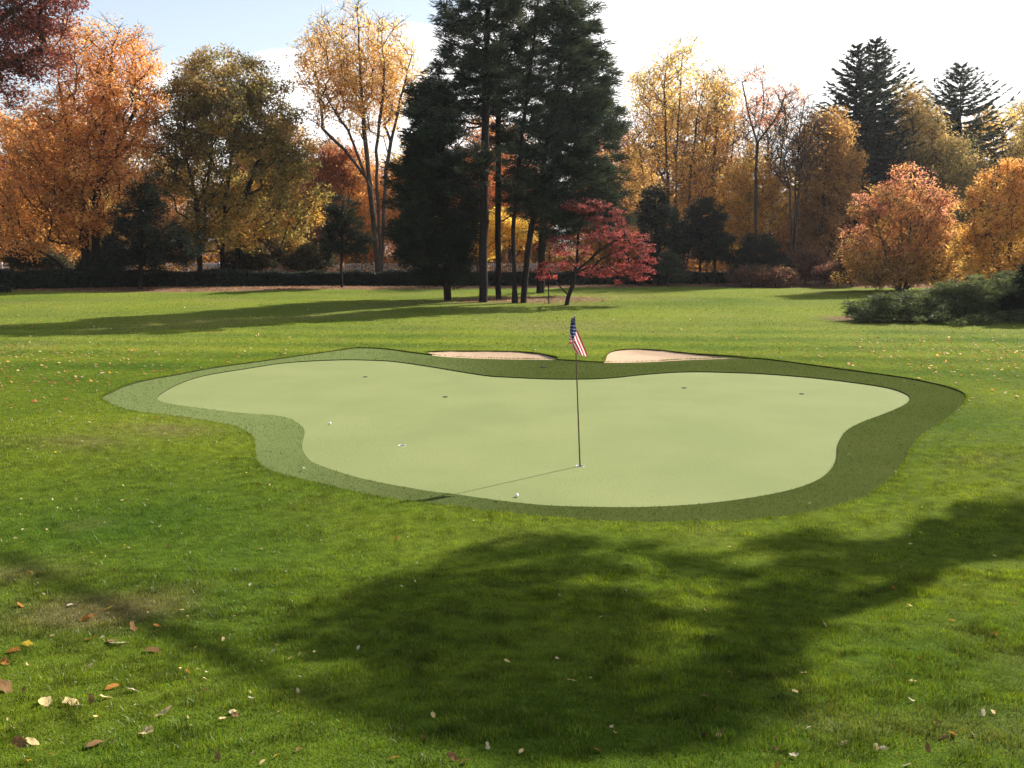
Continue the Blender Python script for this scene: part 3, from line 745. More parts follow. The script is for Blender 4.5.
# ---- right of the pines
tree('arborvitae', 'dark cone-shaped arborvitae right of the leaning red maple', 'tree', 66,
     [[(660, 284), (658, 240), (655, 192)]], [(655, 204, 14, 20), (658, 226, 23, 24), (660, 250, 27, 26), (658, 270, 25, 12)], 270, 90, .45, .10, YEW, mode='pine', baser=.14, wleaf=.35, bark='bark_dark', shell=.5)
tree('evergreen_tree', 'dark rounded evergreen on two bare stems at the end of the hedge', 'tree', 67,
     [[(700, 284), (701, 250), (702, 215)], [(717, 284), (713, 250), (709, 220)]], [(706, 218, 20, 19), (705, 240, 23, 24), (718, 246, 15, 19), (691, 238, 12, 22)], 200, 85, .42, .10, YEW, mode='pine', baser=.12, wleaf=.35, bark='bark_dark', shell=.4)
tree('grey_green_shrub', 'low grey-green shrub at the foot of the cone-shaped arborvitae', 'shrub', 64,
     [[(668, 286), (668, 265)]], [(668, 264, 14, 12), (676, 274, 12, 8)], 60, 60, .35, .09, [(.05, .06, .04), (.07, .085, .05)], mode='pine', baser=.05, wleaf=.3, shell=.2, crown_name='foliage')
tree('yew_shrub', 'broad blackish evergreen shrub right of the two-stemmed evergreen', 'shrub', 66,
     [[(757, 285), (757, 250)]], [(757, 252, 20, 20), (745, 268, 15, 15), (772, 268, 18, 15)], 150, 80, .45, .10, YEW, mode='pine', baser=.08, wleaf=.3, bark='bark_dark', shell=.4, crown_name='foliage')
for lab, Y, e in (('low dark reddish brown shrub spreading below the blackish evergreen shrub', 64, [(752, 276, 22, 9), (775, 277, 20, 9)]),
                  ('brown twiggy shrub with sparse leaves under the brown-gold tree', 67, [(805, 265, 20, 16), (825, 272, 22, 12)]),
                  ('dull maroon shrub between the brown twiggy shrub and the round copper maple', 64, [(838, 274, 22, 11), (852, 262, 12, 14)])):
    tree('deciduous_shrub', lab, 'shrub', Y, [[(e[0][0], 285), (e[0][0], e[0][1])], [(e[1][0], 285), (e[1][0], e[1][1])]], e, 110, 45, .5, .08,
         [(.10, .04, .03), (.13, .055, .035), (.12, .07, .035)], baser=.05, tipr=.012, crown_name='foliage', bark='bark_dark')
tree('yellow_tree', 'tall yellow-topped tree with a sheaf of upright stems right of the pines', 'tree', 78,
     [[(672, 276), (668, 180), (664, 90), (668, 50)], [(683, 276), (690, 180), (698, 110), (705, 80)], [(660, 276), (648, 210), (640, 150)], [(676, 276), (676, 160), (682, 60)], [(683, 276), (700, 200), (718, 140)]],
     [(682, 62, 26, 22), (652, 80, 26, 24), (684, 110, 55, 36), (640, 135, 22, 38), (690, 175, 45, 40), (640, 190, 26, 40), (668, 220, 40, 30)], 440, 42, 1.0, .10, [(.40, .22, .04), (.34, .18, .06), (.40, .22, .08), (.52, .34, .07), (.54, .37, .07)], baser=.22, tipr=.022, shell=.25)
tree('yellow_tree', 'olive-yellow tree with thin stems standing right of the sheaf of upright stems', 'tree', 80,
     [[(705, 276), (712, 190), (718, 100)], [(712, 276), (728, 190), (735, 130)]],
     [(716, 88, 20, 22), (726, 130, 22, 40), (715, 180, 30, 40), (730, 220, 32, 30)], 230, 46, 1.0, .10, [(.46, .26, .04), (.36, .18, .05), (.30, .18, .06), (.44, .32, .09)], baser=.2, tipr=.022, shell=.25)
tree('forked_tree', 'thin forked tree with a few salmon pink leaves at its top', 'tree', 72,
     [[(756, 276), (755, 200), (757, 142), (748, 112), (742, 82)], [(756, 276), (756, 170), (758, 142), (780, 112), (786, 92)], [(756, 276), (757, 165), (757, 140), (764, 105), (762, 80)]],
     [(757, 76, 16, 9), (742, 84, 10, 12), (788, 92, 14, 8), (772, 96, 16, 8), (762, 112, 22, 16), (800, 104, 10, 8)], 80, 16, .7, .08, [(.48, .18, .10), (.50, .22, .13)], baser=.13, tipr=.016, minz=3, bare=.2)
tree('gold_tree', 'short golden tree beneath the thin forked tree', 'tree', 75,
     [[(748, 276), (750, 220), (755, 180)], [(750, 276), (765, 215), (775, 180)]], [(757, 178, 22, 30), (750, 218, 28, 28), (775, 200, 18, 35), (735, 200, 16, 35)], 210, 50, .9, .10, [(.44, .24, .04), (.48, .28, .05), (.50, .30, .08)], baser=.15)
tree('bare_tree', 'nearly leafless grey twiggy tree before the brown-gold tree', 'tree', 70,
     [[(793, 276), (795, 190), (800, 130), (805, 100)], [(793, 276), (790, 190), (780, 140)], [(793, 276), (800, 170), (815, 130)]], [(795, 120, 26, 28), (790, 160, 26, 30), (808, 150, 18, 30)], 170, 4, 1.1, .09, BROWN, baser=.12, tipr=.02, bark='bark')
tree('bare_tree', 'nearly leafless twiggy tree close behind the thin forked tree', 'tree', 79,
     [[(770, 276), (771, 200), (768, 140), (762, 105)], [(770, 276), (778, 190), (786, 120)], [(770, 276), (760, 200), (748, 140)]], [(766, 130, 28, 34), (782, 140, 22, 34), (750, 150, 18, 36), (775, 180, 26, 24)], 260, 9, 1.0, .09, [(.30, .16, .05), (.34, .18, .08)], baser=.16, tipr=.022, bark='bark')
tree('brown_gold_tree', 'dense rounded brown-gold tree just left of the big spruces', 'tree', 73,
     [[(822, 276), (824, 200), (826, 140)], [(824, 276), (838, 200), (842, 150)]], [(825, 130, 25, 20), (822, 160, 32, 30), (830, 200, 34, 40), (815, 238, 30, 22), (846, 170, 16, 30)], 330, 62, .85, .10, BROWN, baser=.24, shell=.4)
spruce('tall dark spruce with upswept boughs, the highest of the spruces', 82, (876, 39), (874, 280), 5.6, .12, [(.022, .03, .022), (.03, .042, .03), (.05, .06, .045)], 52)
spruce('shorter dark spruce leaning against the highest spruce, its tip just below', 80, (857, 44), (854, 280), 4.6, .15, [(.022, .03, .022), (.03, .042, .03), (.05, .06, .045)], 44)
spruce('grey-green spruce half hidden behind the mottled brown-green tree', 88, (961, 64), (958, 278), 6.6, .12, [(.03, .038, .026), (.04, .05, .034), (.06, .065, .045)], 48)
tree('mottled_tree', 'mottled brown-green tree half covering the grey-green spruce', 'tree', 78,
     [[(935, 278), (934, 200), (935, 120)], [(937, 278), (950, 190), (955, 130)], [(935, 278), (915, 180), (912, 110)]], [(926, 120, 20, 18), (920, 150, 25, 40), (946, 166, 32, 32), (910, 98, 13, 18), (962, 195, 35, 40), (925, 210, 35, 35)], 400, 52, .9, .10, [(.14, .12, .04), (.12, .11, .045), (.24, .16, .05), (.30, .18, .06)], baser=.26)
tree('copper_maple', 'round copper-pink maple leafy down to the ground behind the juniper', 'tree', 58,
     [[(900, 288), (902, 240), (900, 190)], [(900, 288), (880, 235), (868, 205)], [(902, 288), (925, 240), (938, 210)], [(901, 288), (910, 230), (915, 180)]],
     [(905, 188, 26, 22), (890, 210, 34, 28), (928, 208, 26, 24), (905, 240, 54, 30), (890, 262, 48, 20), (930, 248, 34, 30), (868, 212, 16, 16), (943, 200, 14, 12), (910, 274, 46, 10), (850, 240, 12, 14), (955, 228, 10, 12), (880, 272, 44, 14), (935, 270, 40, 13), (862, 255, 20, 22)], 560, 64, .6, .07, [(.26, .13, .03), (.34, .22, .05), (.38, .21, .06), (.46, .18, .08), (.44, .17, .12)], baser=.16, shell=.25, minz=.15, bare=.45)
tree('golden_maple', 'golden orange maple behind the juniper, right of the round copper-pink maple', 'tree', 54,
     [[(1010, 290), (1010, 240), (1008, 180)], [(1010, 290), (990, 235), (980, 205)], [(1012, 290), (1035, 230)]],
     [(1012, 182, 34, 26), (995, 215, 36, 34), (1018, 240, 46, 38), (975, 250, 22, 26), (1045, 200, 40, 40), (1000, 270, 40, 14), (970, 232, 14, 16), (1020, 165, 16, 14)], 430, 66, .58, .07, [(.38, .20, .03), (.46, .26, .04), (.48, .24, .05), (.50, .22, .06)], baser=.25, shell=.4, minz=.5)
tree('pale_yellow_tree', 'pale yellow-green tree rising behind the golden orange maple', 'tree', 82,
     [[(1024, 276), (1026, 190), (1024, 120)]], [(1022, 128, 20, 24), (1030, 170, 30, 40), (1050, 140, 30, 40)], 180, 40, .95, .10, [(.32, .22, .06), (.40, .30, .10)], baser=.2)
tree('understory_tree', 'bright yellow young tree glowing between the pine trunks', 'tree', 73,
     [[(478, 274), (478, 250), (480, 215)]], [(480, 238, 18, 20), (500, 228, 16, 16), (466, 250, 14, 12), (520, 235, 14, 14)], 130, 55, .7, .10, [(.50, .28, .03), (.56, .34, .04)], baser=.1)
tree('orange_tree', 'deep orange tree seen through the gaps of the pine group', 'tree', 84,
     [[(510, 272), (510, 220), (505, 160)]], [(505, 185, 40, 34), (530, 215, 30, 34), (470, 195, 26, 26)], 200, 55, 1.0, .11, [(.40, .14, .03), (.38, .14, .05)], baser=.18)
tree('gold_tree', 'olive-gold tree low behind the arborvitae and the pines', 'tree', 84,
     [[(625, 272), (625, 220), (622, 170)]], [(625, 185, 28, 38), (615, 225, 30, 34), (650, 215, 25, 35)], 210, 50, 1.0, .11, [(.36, .20, .04), (.40, .24, .06)], baser=.18)

for lab, Y, e in (('blackish shrub behind the hedge under the rusty orange tree', 70, [(28, 256, 22, 14), (52, 262, 18, 9)]),
                  ('dark shrub behind the hedge beside the twin orange maple stems', 69, [(108, 258, 18, 13), (92, 264, 14, 8)]),
                  ('dark olive shrub behind the hedge under the broad olive maple', 71, [(262, 255, 24, 15), (240, 262, 18, 10)]),
                  ('dark reddish shrub behind the hedge near the small bushy pine', 71, [(316, 256, 20, 14), (300, 262, 14, 9)])):
    tree('woodland_shrub', lab, 'shrub', Y, [[(e[0][0], 278), (e[0][0], e[0][1])], [(e[1][0], 278), (e[1][0], e[1][1])]], e, 120, 60, .5, .09,
         [(.03, .03, .014), (.045, .04, .016), (.07, .045, .02)], baser=.05, tipr=.012, crown_name='foliage', bark='bark_dark')

# ---- rows of trees deeper in the wood
protos = []
for nm, pal, nl, lab in (('gold_tree', GOLD, 45, 'golden tree deep in the wood behind the nearer trees'), ('orange_tree', ORANGE, 50, 'orange tree deep in the wood behind the nearer trees'),
                         ('brown_tree', BROWN, 48, 'brown leaved tree deep in the wood behind the nearer trees'), ('russet_tree', RUSSET, 45, 'russet tree deep in the wood behind the nearer trees')):
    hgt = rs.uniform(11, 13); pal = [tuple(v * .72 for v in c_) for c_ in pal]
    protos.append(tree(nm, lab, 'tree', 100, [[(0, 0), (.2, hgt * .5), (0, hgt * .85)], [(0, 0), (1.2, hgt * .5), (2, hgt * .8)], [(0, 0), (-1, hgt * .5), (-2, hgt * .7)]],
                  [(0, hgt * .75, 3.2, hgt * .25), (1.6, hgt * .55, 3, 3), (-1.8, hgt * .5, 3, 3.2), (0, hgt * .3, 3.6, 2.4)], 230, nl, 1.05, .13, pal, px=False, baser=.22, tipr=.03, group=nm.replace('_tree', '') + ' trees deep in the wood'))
base_loc = [p.location.copy() for p in protos]
slots = []
for row, (Yr, nx, span) in enumerate(((95, 13, 62), (116, 15, 78), (140, 17, 95))):
    for i in range(nx):
        slots.append((-span + 2 * span * (i + rs.uniform(.2, .8)) / nx, Yr + rs.uniform(-5, 5), row))
for i in range(18):
    slots.append((-52 + 104 * (i + rs.uniform(.2, .8)) / 18, rs.uniform(84, 91), 9))
used = [False] * 4
for x, y, row in slots:
    g = x / (y * .55)
    pk = rs.choice(4, p=(.30, .34, .22, .14) if g < 0 else (.45, .15, .34, .06))
    s = (rs.uniform(.95, 1.3) if row == 0 else rs.uniform(.8, 1.1)) if row < 9 else rs.uniform(.38, .62); loc = (x, y, float(terrain(x, y)) + LIP)
    sc_ = (s * rs.uniform(.95, 1.25), s * rs.uniform(.95, 1.25), s)
    if not used[pk]:
        protos[pk].location = loc; protos[pk].rotation_euler[2] = rs.uniform(0, 6.28); protos[pk].scale = sc_; used[pk] = True
    else: dup(protos[pk], loc, rs.uniform(0, 6.28), sc_)
for i, u_ in enumerate(used):
    if not u_: protos[i].location = (10 * i, 120, 0)

# ---- undergrowth of the wood, one mass
n = 95000
ux = rs.uniform(-62, 62, n); uy = np.where(rs.rand(n) < .12, rs.uniform(73, 80, n), rs.uniform(80.5, 112, n))
hh = (1.5 + 1.0 * waves(ux, uy, 6, 2) + .4 * waves(ux, uy, 2.2, 9)); hh = np.clip(hh, .1, 3.2)
uz = terrain(ux, uy) + LIP + hh * rs.rand(n) ** .7
uc = pal_col([(.10, .07, .025), (.22, .11, .03), (.32, .15, .03), (.20, .07, .03), (.30, .20, .04)], .5 + .35 * waves(ux, uy, 5, 14) + rs.normal(0, .12, n)) * rs.uniform(.6, 1.3, (n, 1))
obj('undergrowth', leaves_mesh('undergrowth', np.column_stack([ux, uy, uz]), rand_dirs(n), .13, .08, uc, M['leaf']), kind='stuff')

# ---- shade tree just outside the frame; the sun throws its limbs' shadow over the near lawn
def lift(px, py, t):
    g = ground(px, py, LIP); return g + SUN * t
trunk0 = np.array([13.0, 16.8])
tz = float(terrain(*trunk0)) + LIP
root = thing('shade_tree', 'large spreading tree beside the green, right of the photographed view, shading the near lawn', 'tree', (trunk0[0], trunk0[1], tz))
o0 = np.array([trunk0[0], trunk0[1], tz])
Pn = [np.array([trunk0[0], trunk0[1], tz - .2])]; par = [0]
for i in range(1, 8):
    Pn.append(np.array([trunk0[0] - .12 * i * .3, trunk0[1] + .05 * math.sin(i), tz + i * 1.05])); par.append(i - 1)
nontr = len(Pn)
targets = []
dark = [(335, 650, .5), (360, 625, .7), (400, 600, .8), (445, 578, .7), (490, 556, .6), (540, 548, .55), (580, 545, .4), (640, 548, .25), (395, 645, .9), (440, 620, 1), (485, 595, 1), (530, 575, .9), (575, 565, .7), (610, 572, .5), (405, 680, .9), (455, 660, 1), (505, 640, 1), (550, 612, 1), (590, 600, .8), (465, 695, 1), (515, 680, 1), (560, 655, 1), (595, 640, .7), (510, 715, .9), (560, 700, .8), (600, 680, .6), (540, 740, .6), (600, 730, .5), (640, 735, .4), (620, 620, .45), (680, 560, .25), (700, 572, .3), (735, 575, .35),
        (690, 733, .4), (706, 712, .5), (722, 690, .5), (738, 668, .5), (752, 645, .5), (766, 622, .55), (782, 603, .6), (802, 588, .65), (828, 574, .65), (856, 562, .6), (770, 596, .4), (800, 565, .4), (812, 540, .3), (780, 545, .25),
        (888, 550, .65), (920, 543, .65), (955, 537, .65), (990, 530, .7), (1020, 524, .8), (1022, 545, .6), (975, 552, .4), (930, 526, .3), (985, 512, .4), (1022, 508, .5)]
for px_, py_, s in dark:
    targets.append((lift(px_, py_, rs.uniform(18.5, 22.5)), s))
Cn = np.array([t[0] for t in targets]); cs = np.array([t[1] for t in targets])
line = [(0, 552), (55, 580), (110, 606), (160, 628), (205, 648), (250, 670), (300, 692), (350, 711), (400, 725), (450, 737), (500, 744), (560, 749), (620, 747), (660, 743), (690, 733), (722, 692), (752, 648), (782, 605), (828, 574), (890, 551)]
LN = [lift(a_, b_, 21.0) for a_, b_ in line][::-1]
j = 7
a = Pn[j]
for s in range(1, 5):
    Pn.append(a + (LN[0] - a) * s / 4 + np.array([0, 0, .5 * math.sin(math.pi * s / 4)])); par.append(j if s == 1 else len(Pn) - 2)
for q_ in LN[1:]:
    Pn.append(q_); par.append(len(Pn) - 2)
limb_n = len(Pn)
for i in np.argsort(np.linalg.norm(Cn - Pn[7], axis=1)):
    PA = np.array(Pn); v = Cn[i] - PA; hd = np.hypot(v[:, 0], v[:, 1]); dist = np.linalg.norm(v, axis=1)
    cost = dist + 1.0 * np.maximum(0, .2 * hd - v[:, 2]); cost[:4] += 20
    j = int(np.argmin(cost)); a = PA[j]
    for s in range(1, 4):
        Pn.append(a + (Cn[i] - a) * s / 3 + rs.normal(0, .12, 3) * (s < 3)); par.append(j if s == 1 else len(Pn) - 2)
(Vw, Qw), rad = wood_mesh('trunk', np.array(Pn), np.array(par), .02, .32, nontr)
# the long low limb keeps its thickness
Al = np.array(Pn[nontr + 4:limb_n - 1]); Bl = np.array(Pn[nontr + 5:limb_n]); nn = len(Al)
rl = np.linspace(.12, .06, nn + 1)
vl, ql = tubes(Al, Bl, rl[:-1], rl[1:], 7)
obj('trunk', make_mesh('shade_tree_trunk', np.vstack([Vw, vl]) - o0, [Qw, ql + len(Vw)], M['bark'], smooth=True), root)
LCs = []
for c_, s in zip(Cn, cs):
    k = int(520 * s * rs.uniform(.6, 1.2)); o_ = rand_dirs(k) * (rs.rand(k, 1) ** .5) * np.array([.75, .75, .4]) * rs.uniform(.5, 1.15) * (.3 + .7 * s); LCs.append(c_ + o_)
for a, b_ in zip(Al, Bl):                       # leaves strung along the limb
    k = 22; LCs.append(a + (b_ - a) * rs.rand(k, 1) + rs.normal(0, .05, (k, 3)))
LCs = np.vstack(LCs)
obj('crown', leaves_mesh('shade_tree_crown', LCs - o0, rand_dirs(len(LCs)), .07, .045, pal_col(OLIVE, rs.rand(len(LCs))), M['leaf']), root)

# ------------------------------------------------------------------ hedge
hl = [(-40, 289.5), (60, 288.5), (130, 287), (260, 286), (400, 286), (560, 285), (650, 284), (742, 283.2)]
HP = np.array([ground(x, y, LIP) for x, y in hl]); HT = [272, 272, 272.3, 272.5, 272.8, 273, 273.3, 273.8]
HH = np.array([at(hl[i][0], HT[i], HP[i, 1])[2] - HP[i, 2] for i in range(len(hl))])
sl_ = np.concatenate([[0], np.cumsum(np.hypot(np.diff(HP[:, 0]), np.diff(HP[:, 1])))])
def along(s):
    return np.stack([np.interp(s, sl_, HP[:, i]) for i in range(3)], -1), np.interp(s, sl_, HH)
HW = 1.2
root = thing('clipped_hedge', 'long low clipped dark hedge along the far edge of the lawn', 'hedge', tuple(HP[3]))
o0 = HP[3]
ss = np.linspace(.15, sl_[-1] - .15, 70); c0, h0 = along(ss)
V = []; Q = []
for i in range(len(ss)):
    x, y, z = c0[i]; h = h0[i] - .12 + .03 * math.sin(i * 1.7)
    V += [(x, y + .1, z - .1), (x, y + .1, z + h), (x, y + HW - .1, z + h), (x, y + HW - .1, z - .1)]
    if i: 
        a = 4 * (i - 1); Q += [(a + k, a + (k + 1) % 4, a + 4 + (k + 1) % 4, a + 4 + k) for k in range(4)]
e = 4 * (len(ss) - 1); Q += [(3, 2, 1, 0), (e, e + 1, e + 2, e + 3)]
obj('woody_core', make_mesh('hedge_core', np.array(V) - o0, [np.array(Q)], M['bark_dark']), root)
n = 75000
s = rs.rand(n) * sl_[-1]; c0, h0 = along(s); f = rs.rand(n)
front = f < .62
oy = np.where(front, rs.normal(.03, .05, n), rs.rand(n) * HW); oz = np.where(front, rs.rand(n), 1.0) * (h0 + .13 * waves(s, s * 0, 3.1, 3)) + rs.normal(0, .045, n)
LC = c0 + np.column_stack([rs.normal(0, .02, n), oy, np.maximum(oz, .03)])
obj('foliage', leaves_mesh('hedge_foliage', LC - o0, rand_dirs(n), .075, .04, pal_col(YEW, rs.rand(n)) * rs.uniform(.6, 1.5, (n, 1)), M['needle']), root)

# ------------------------------------------------------------------ pale fence behind the hedge
FY = 79.0
x0, x1 = at(-60, 270, FY)[0], at(560, 270, FY)[0]
npn = 20; dx = (x1 - x0) / npn
root = thing('slat_fence', 'weathered pale grey slat fence half hidden behind the dark hedge', 'fence', (x0, FY, float(terrain(x0, FY)) + LIP))
o0 = np.array(root.location)
def boxes(L_):
    V, Q = [], []
    for (a, b, c, d, e_, f_) in L_:
        s_ = len(V)
        V += [(x, y, z) for z in (e_, f_) for y in (c, d) for x in (a, b)]
        Q += [[s_ + k for k in q_] for q_ in ((0, 2, 3, 1), (4, 5, 7, 6), (0, 1, 5, 4), (1, 3, 7, 5), (3, 2, 6, 7), (2, 0, 4, 6))]
    return np.array(V, float), np.array(Q)
pv, pq = boxes([(-.06, .06, -.06, .06, -.2, 1.32)]); post_me = make_mesh('fence_post', pv, [pq], M['fence'])
sl2 = [(.07, dx - .07, -.035, .0, .25, .33), (.07, dx - .07, -.035, .0, .95, 1.03)] + [(.09 + k * (dx - .2) / 15, .09 + k * (dx - .2) / 15 + .115, .003, .028, .06 + .01 * math.sin(k), 1.22 + .012 * math.sin(3 * k)) for k in range(16)]
pv, pq = boxes(sl2); panel_me = make_mesh('fence_panel', pv, [pq], M['fence'])
for i in range(npn + 1):
    zz = float(terrain(x0 + i * dx, FY)) + LIP - o0[2]
    o = obj('post', post_me, root); o.location = (i * dx, 0, zz)
    if i < npn: o = obj('panel', panel_me, root); o.location = (i * dx, 0, zz)

# ------------------------------------------------------------------ juniper and shrubs at the right edge
JUN = [(.075, .092, .04), (.115, .135, .058), (.19, .205, .095)]
tree('juniper', 'wide grey-green spreading juniper on the lawn before the orange maples', 'shrub', 37.2,
     [[(950, 320), (952, 300)], [(950, 320), (900, 308)], [(952, 320), (1000, 300)], [(950, 320), (870, 311)]],
     [(868, 309, 24, 9), (895, 306, 32, 13), (925, 306, 34, 15), (950, 302, 34, 18), (975, 297, 30, 20), (1000, 293, 28, 20), (1040, 292, 40, 28), (880, 315, 34, 7), (940, 318, 50, 7), (1000, 315, 40, 10)], 620, 110, .34, .10, JUN, mode='pine', baser=.07, tipr=.01, wleaf=.16, minz=.1, depth=1.25, shell=.3, flat=.55, bark='bark_dark', crown_name='foliage')
tree('yew_shrub', 'blackish evergreen shrub at the shaded end of the spreading juniper', 'shrub', 36.6,
     [[(1024, 322), (1024, 290)]], [(1020, 300, 18, 22), (1040, 285, 24, 30), (1012, 312, 16, 12)], 190, 110, .3, .08, YEW, mode='pine', baser=.06, tipr=.01, wleaf=.3, minz=.1, depth=.9, bark='bark_dark', crown_name='foliage')
tree('low_shrub', 'low black shrub before the left end of the hedge', 'shrub', 56.5,
     [[(0, 296), (0, 288)]], [(-4, 290, 15, 5), (-25, 288, 20, 6)], 60, 70, .3, .07, YEW, mode='pine', baser=.04, tipr=.01, wleaf=.35, minz=.05, bark='bark_dark', crown_name='foliage')

# ------------------------------------------------------------------ flagstick
M['pole'] = simple_mat('flagstick_paint', (.10, .055, .042), .4, spec=.4)
M['white'] = simple_mat('white_plastic', (.52, .52, .48), .5, (.42, .42, .38), 30, spec=.3)
M['black'] = simple_mat('black_plastic', (.02, .02, .02), .5)
m, nt, out, N = new_mat('flag_cloth'); L = nt.links.new
uvn = N('UVMap'); sp = N('SeparateXYZ'); L(uvn.outputs[0], sp.inputs[0])
def math_(op, a, b=None, c=None):
    n = N('Math', operation=op)
    for i, v in enumerate((a, b, c)):
        if v is None: continue
        if isinstance(v, bpy.types.NodeSocket): L(v, n.inputs[i])
        else: n.inputs[i].default_value = v
    return n.outputs[0]
U, Vv_ = sp.outputs['X'], sp.outputs['Y']
red = math_('LESS_THAN', math_('MODULO', math_('MULTIPLY', Vv_, 13.0), 2.0), 1.0)
stripe = mixcol(N, nt, red, (.72, .70, .68), (.42, .03, .045))
cant = math_('MULTIPLY', math_('LESS_THAN', U, .4), math_('LESS_THAN', Vv_, 7 / 13))
cu = math_('MULTIPLY', U, 11 / .4 * .5); cvv = math_('MULTIPLY', Vv_, 9 / (7 / 13) * .5)
def dots(ou, ov):
    fu = math_('SUBTRACT', math_('FRACT', math_('ADD', cu, ou)), .5); fv = math_('SUBTRACT', math_('FRACT', math_('ADD', cvv, ov)), .5)
    return math_('LESS_THAN', math_('ADD', math_('MULTIPLY', fu, fu), math_('MULTIPLY', fv, fv)), .013)
star = math_('MAXIMUM', dots(.25, .25), dots(.75, .75))
cc = mixcol(N, nt, star, (.022, .03, .10), (.7, .7, .72))
fc = mixcol(N, nt, cant, stripe, cc)
d = N('BsdfDiffuse'); L(fc, d.inputs[0]); t_ = N('BsdfTranslucent'); L(fc, t_.inputs[0]); mxs = N('MixShader'); mxs.inputs[0].default_value = .4
L(d.outputs[0], mxs.inputs[1]); L(t_.outputs[0], mxs.inputs[2]); L(mxs.outputs[0], out.inputs[0])
M['flag'] = m
b0 = CUPS[0].copy(); tp = at(574.6, 316, b0[1])
root = thing('flagstick', 'thin golf flagstick with a drooping stars and stripes flag on the green', 'golf flag', tuple(b0))
ax = tp - b0; Lp = np.linalg.norm(ax)
v, q = tubes([ax * -.03, ax * .35], [ax * .35, ax], [.0115, .010], [.010, .008], 10)
obj('pole', make_mesh('flag_pole', v, [q], M['pole'], smooth=True), root)
v, q = tubes([ax * .998, ax * 1.004], [ax * 1.004, ax * 1.013], [.007, .012], [.012, .003], 10)
obj('finial', make_mesh('pole_finial', v, [q], M['white'], smooth=True), root)
nu, nv = 44, 30; Vf = []; UVf = []
pdir = ax / Lp
for i in range(nu + 1):
    u = .5 * i / nu
    for j_ in range(nv + 1):
        vv = j_ / nv; s_ = vv * .36
        hoist = ax - pdir * (.02 + s_)
        u1 = .085
        if u < u1:
            f = u / u1
            pt = hoist + np.array([-.095 * math.sin(f * 1.5708) * (1 - .45 * (1 - vv)), -.012 - .01 * f, -.012 * f])
        else:
            t = (u - u1) / (.5 - u1); e_ = t ** .85
            topp = ax + np.array([-.052 + .245 * e_, -.03 + .01 * t, -.035 - .53 * t])
            bot = ax - pdir * .38 + np.array([-.095 + .105 * e_, -.03, -.012 - .135 * t])
            fold = vv / .56 if vv < .56 else 1 - .75 * (vv - .56) / .44
            kf = min(1, t * 2.2); w_ = vv * (1 - kf) + fold * kf
            pt = topp * (1 - w_) + bot * w_ + np.array([0, -.02 * math.sin(vv * 9 + .6 * t) * min(1, t * 2) - .02 * math.sin(math.pi * t) + .05 * kf * max(0, vv - .5), 0])
        Vf.append(pt); UVf.append((u / .5, vv))
I = np.arange(nu)[:, None] * (nv + 1) + np.arange(nv)[None]
Qf = np.stack([I, I + nv + 1, I + nv + 2, I + 1], -1).reshape(-1, 4)
obj('flag', make_mesh('flag_cloth', np.array(Vf), [Qf], M['flag'], smooth=True, uv=np.array(UVf)), root)

# ------------------------------------------------------------------ cups
def cup_mesh(k):
    k_ = 24; a = np.arange(k_) * 2 * math.pi / k_; cs_, sn = np.cos(a), np.sin(a)
    def lathe(prof):
        V = np.concatenate([np.column_stack([r * cs_, r * sn, 0 * cs_ + z]) for r, z in prof]); Q = []
        for p_ in range(len(prof) - 1):
            i = np.arange(k_); j = (i + 1) % k_; Q.append(np.stack([p_ * k_ + i, p_ * k_ + j, (p_ + 1) * k_ + j, (p_ + 1) * k_ + i], -1))
        return V, np.concatenate(Q)
    R = CUP_R
    rim = lathe([(R + .004, -.012), (R + .003, .0035), (R, .003), (R - .004, -.004), (R - .004, -.03)])
    lin = lathe([(R - .0045, -.028), (R - .010, -.11), (.001, -.11)])
    return rim, lin
CUPL = ['white-rimmed hole cup around the foot of the flagstick', 'white-rimmed hole cup between the left golf ball and the flagstick', 'dark hole cup at the far left of the putting green', 'dark hole cup in the far middle of the green, left of the flag', 'dark hole cup on the green in front of the right sand bunker', 'dark hole cup on the far right part of the green']
(rv, rq), (lv_, lq) = cup_mesh(0)
for i, c_ in enumerate(CUPS):
    root = thing('hole_cup', CUPL[i], 'golf hole', tuple(c_), 'holes in the putting green')
    obj('rim', make_mesh('cup_rim', rv, [rq], M['white'] if i < 2 else M['black'], smooth=True), root)
    obj('liner', make_mesh('cup_liner', lv_, [lq], M['white'] if i < 2 else M['black'], smooth=True), root)
g = ground(544, 367, FZ)
V, q = tubes([[0, 0, -.01], [0, 0, .012]], [[0, 0, .012], [0, 0, .016]], [.10, .10], [.10, .05], 20)
V = np.vstack([V, [[0, 0, .0165]]]); cap = np.array([[60 + i, 60 + (i + 1) % 20, len(V) - 1] for i in range(20)])
o = obj('drain_lid', make_mesh('drain_lid', V, [q, cap], M['black'])); o.location = tuple(g); o['label'] = 'small round black lid set in the fringe behind the flag'; o['category'] = 'lid'

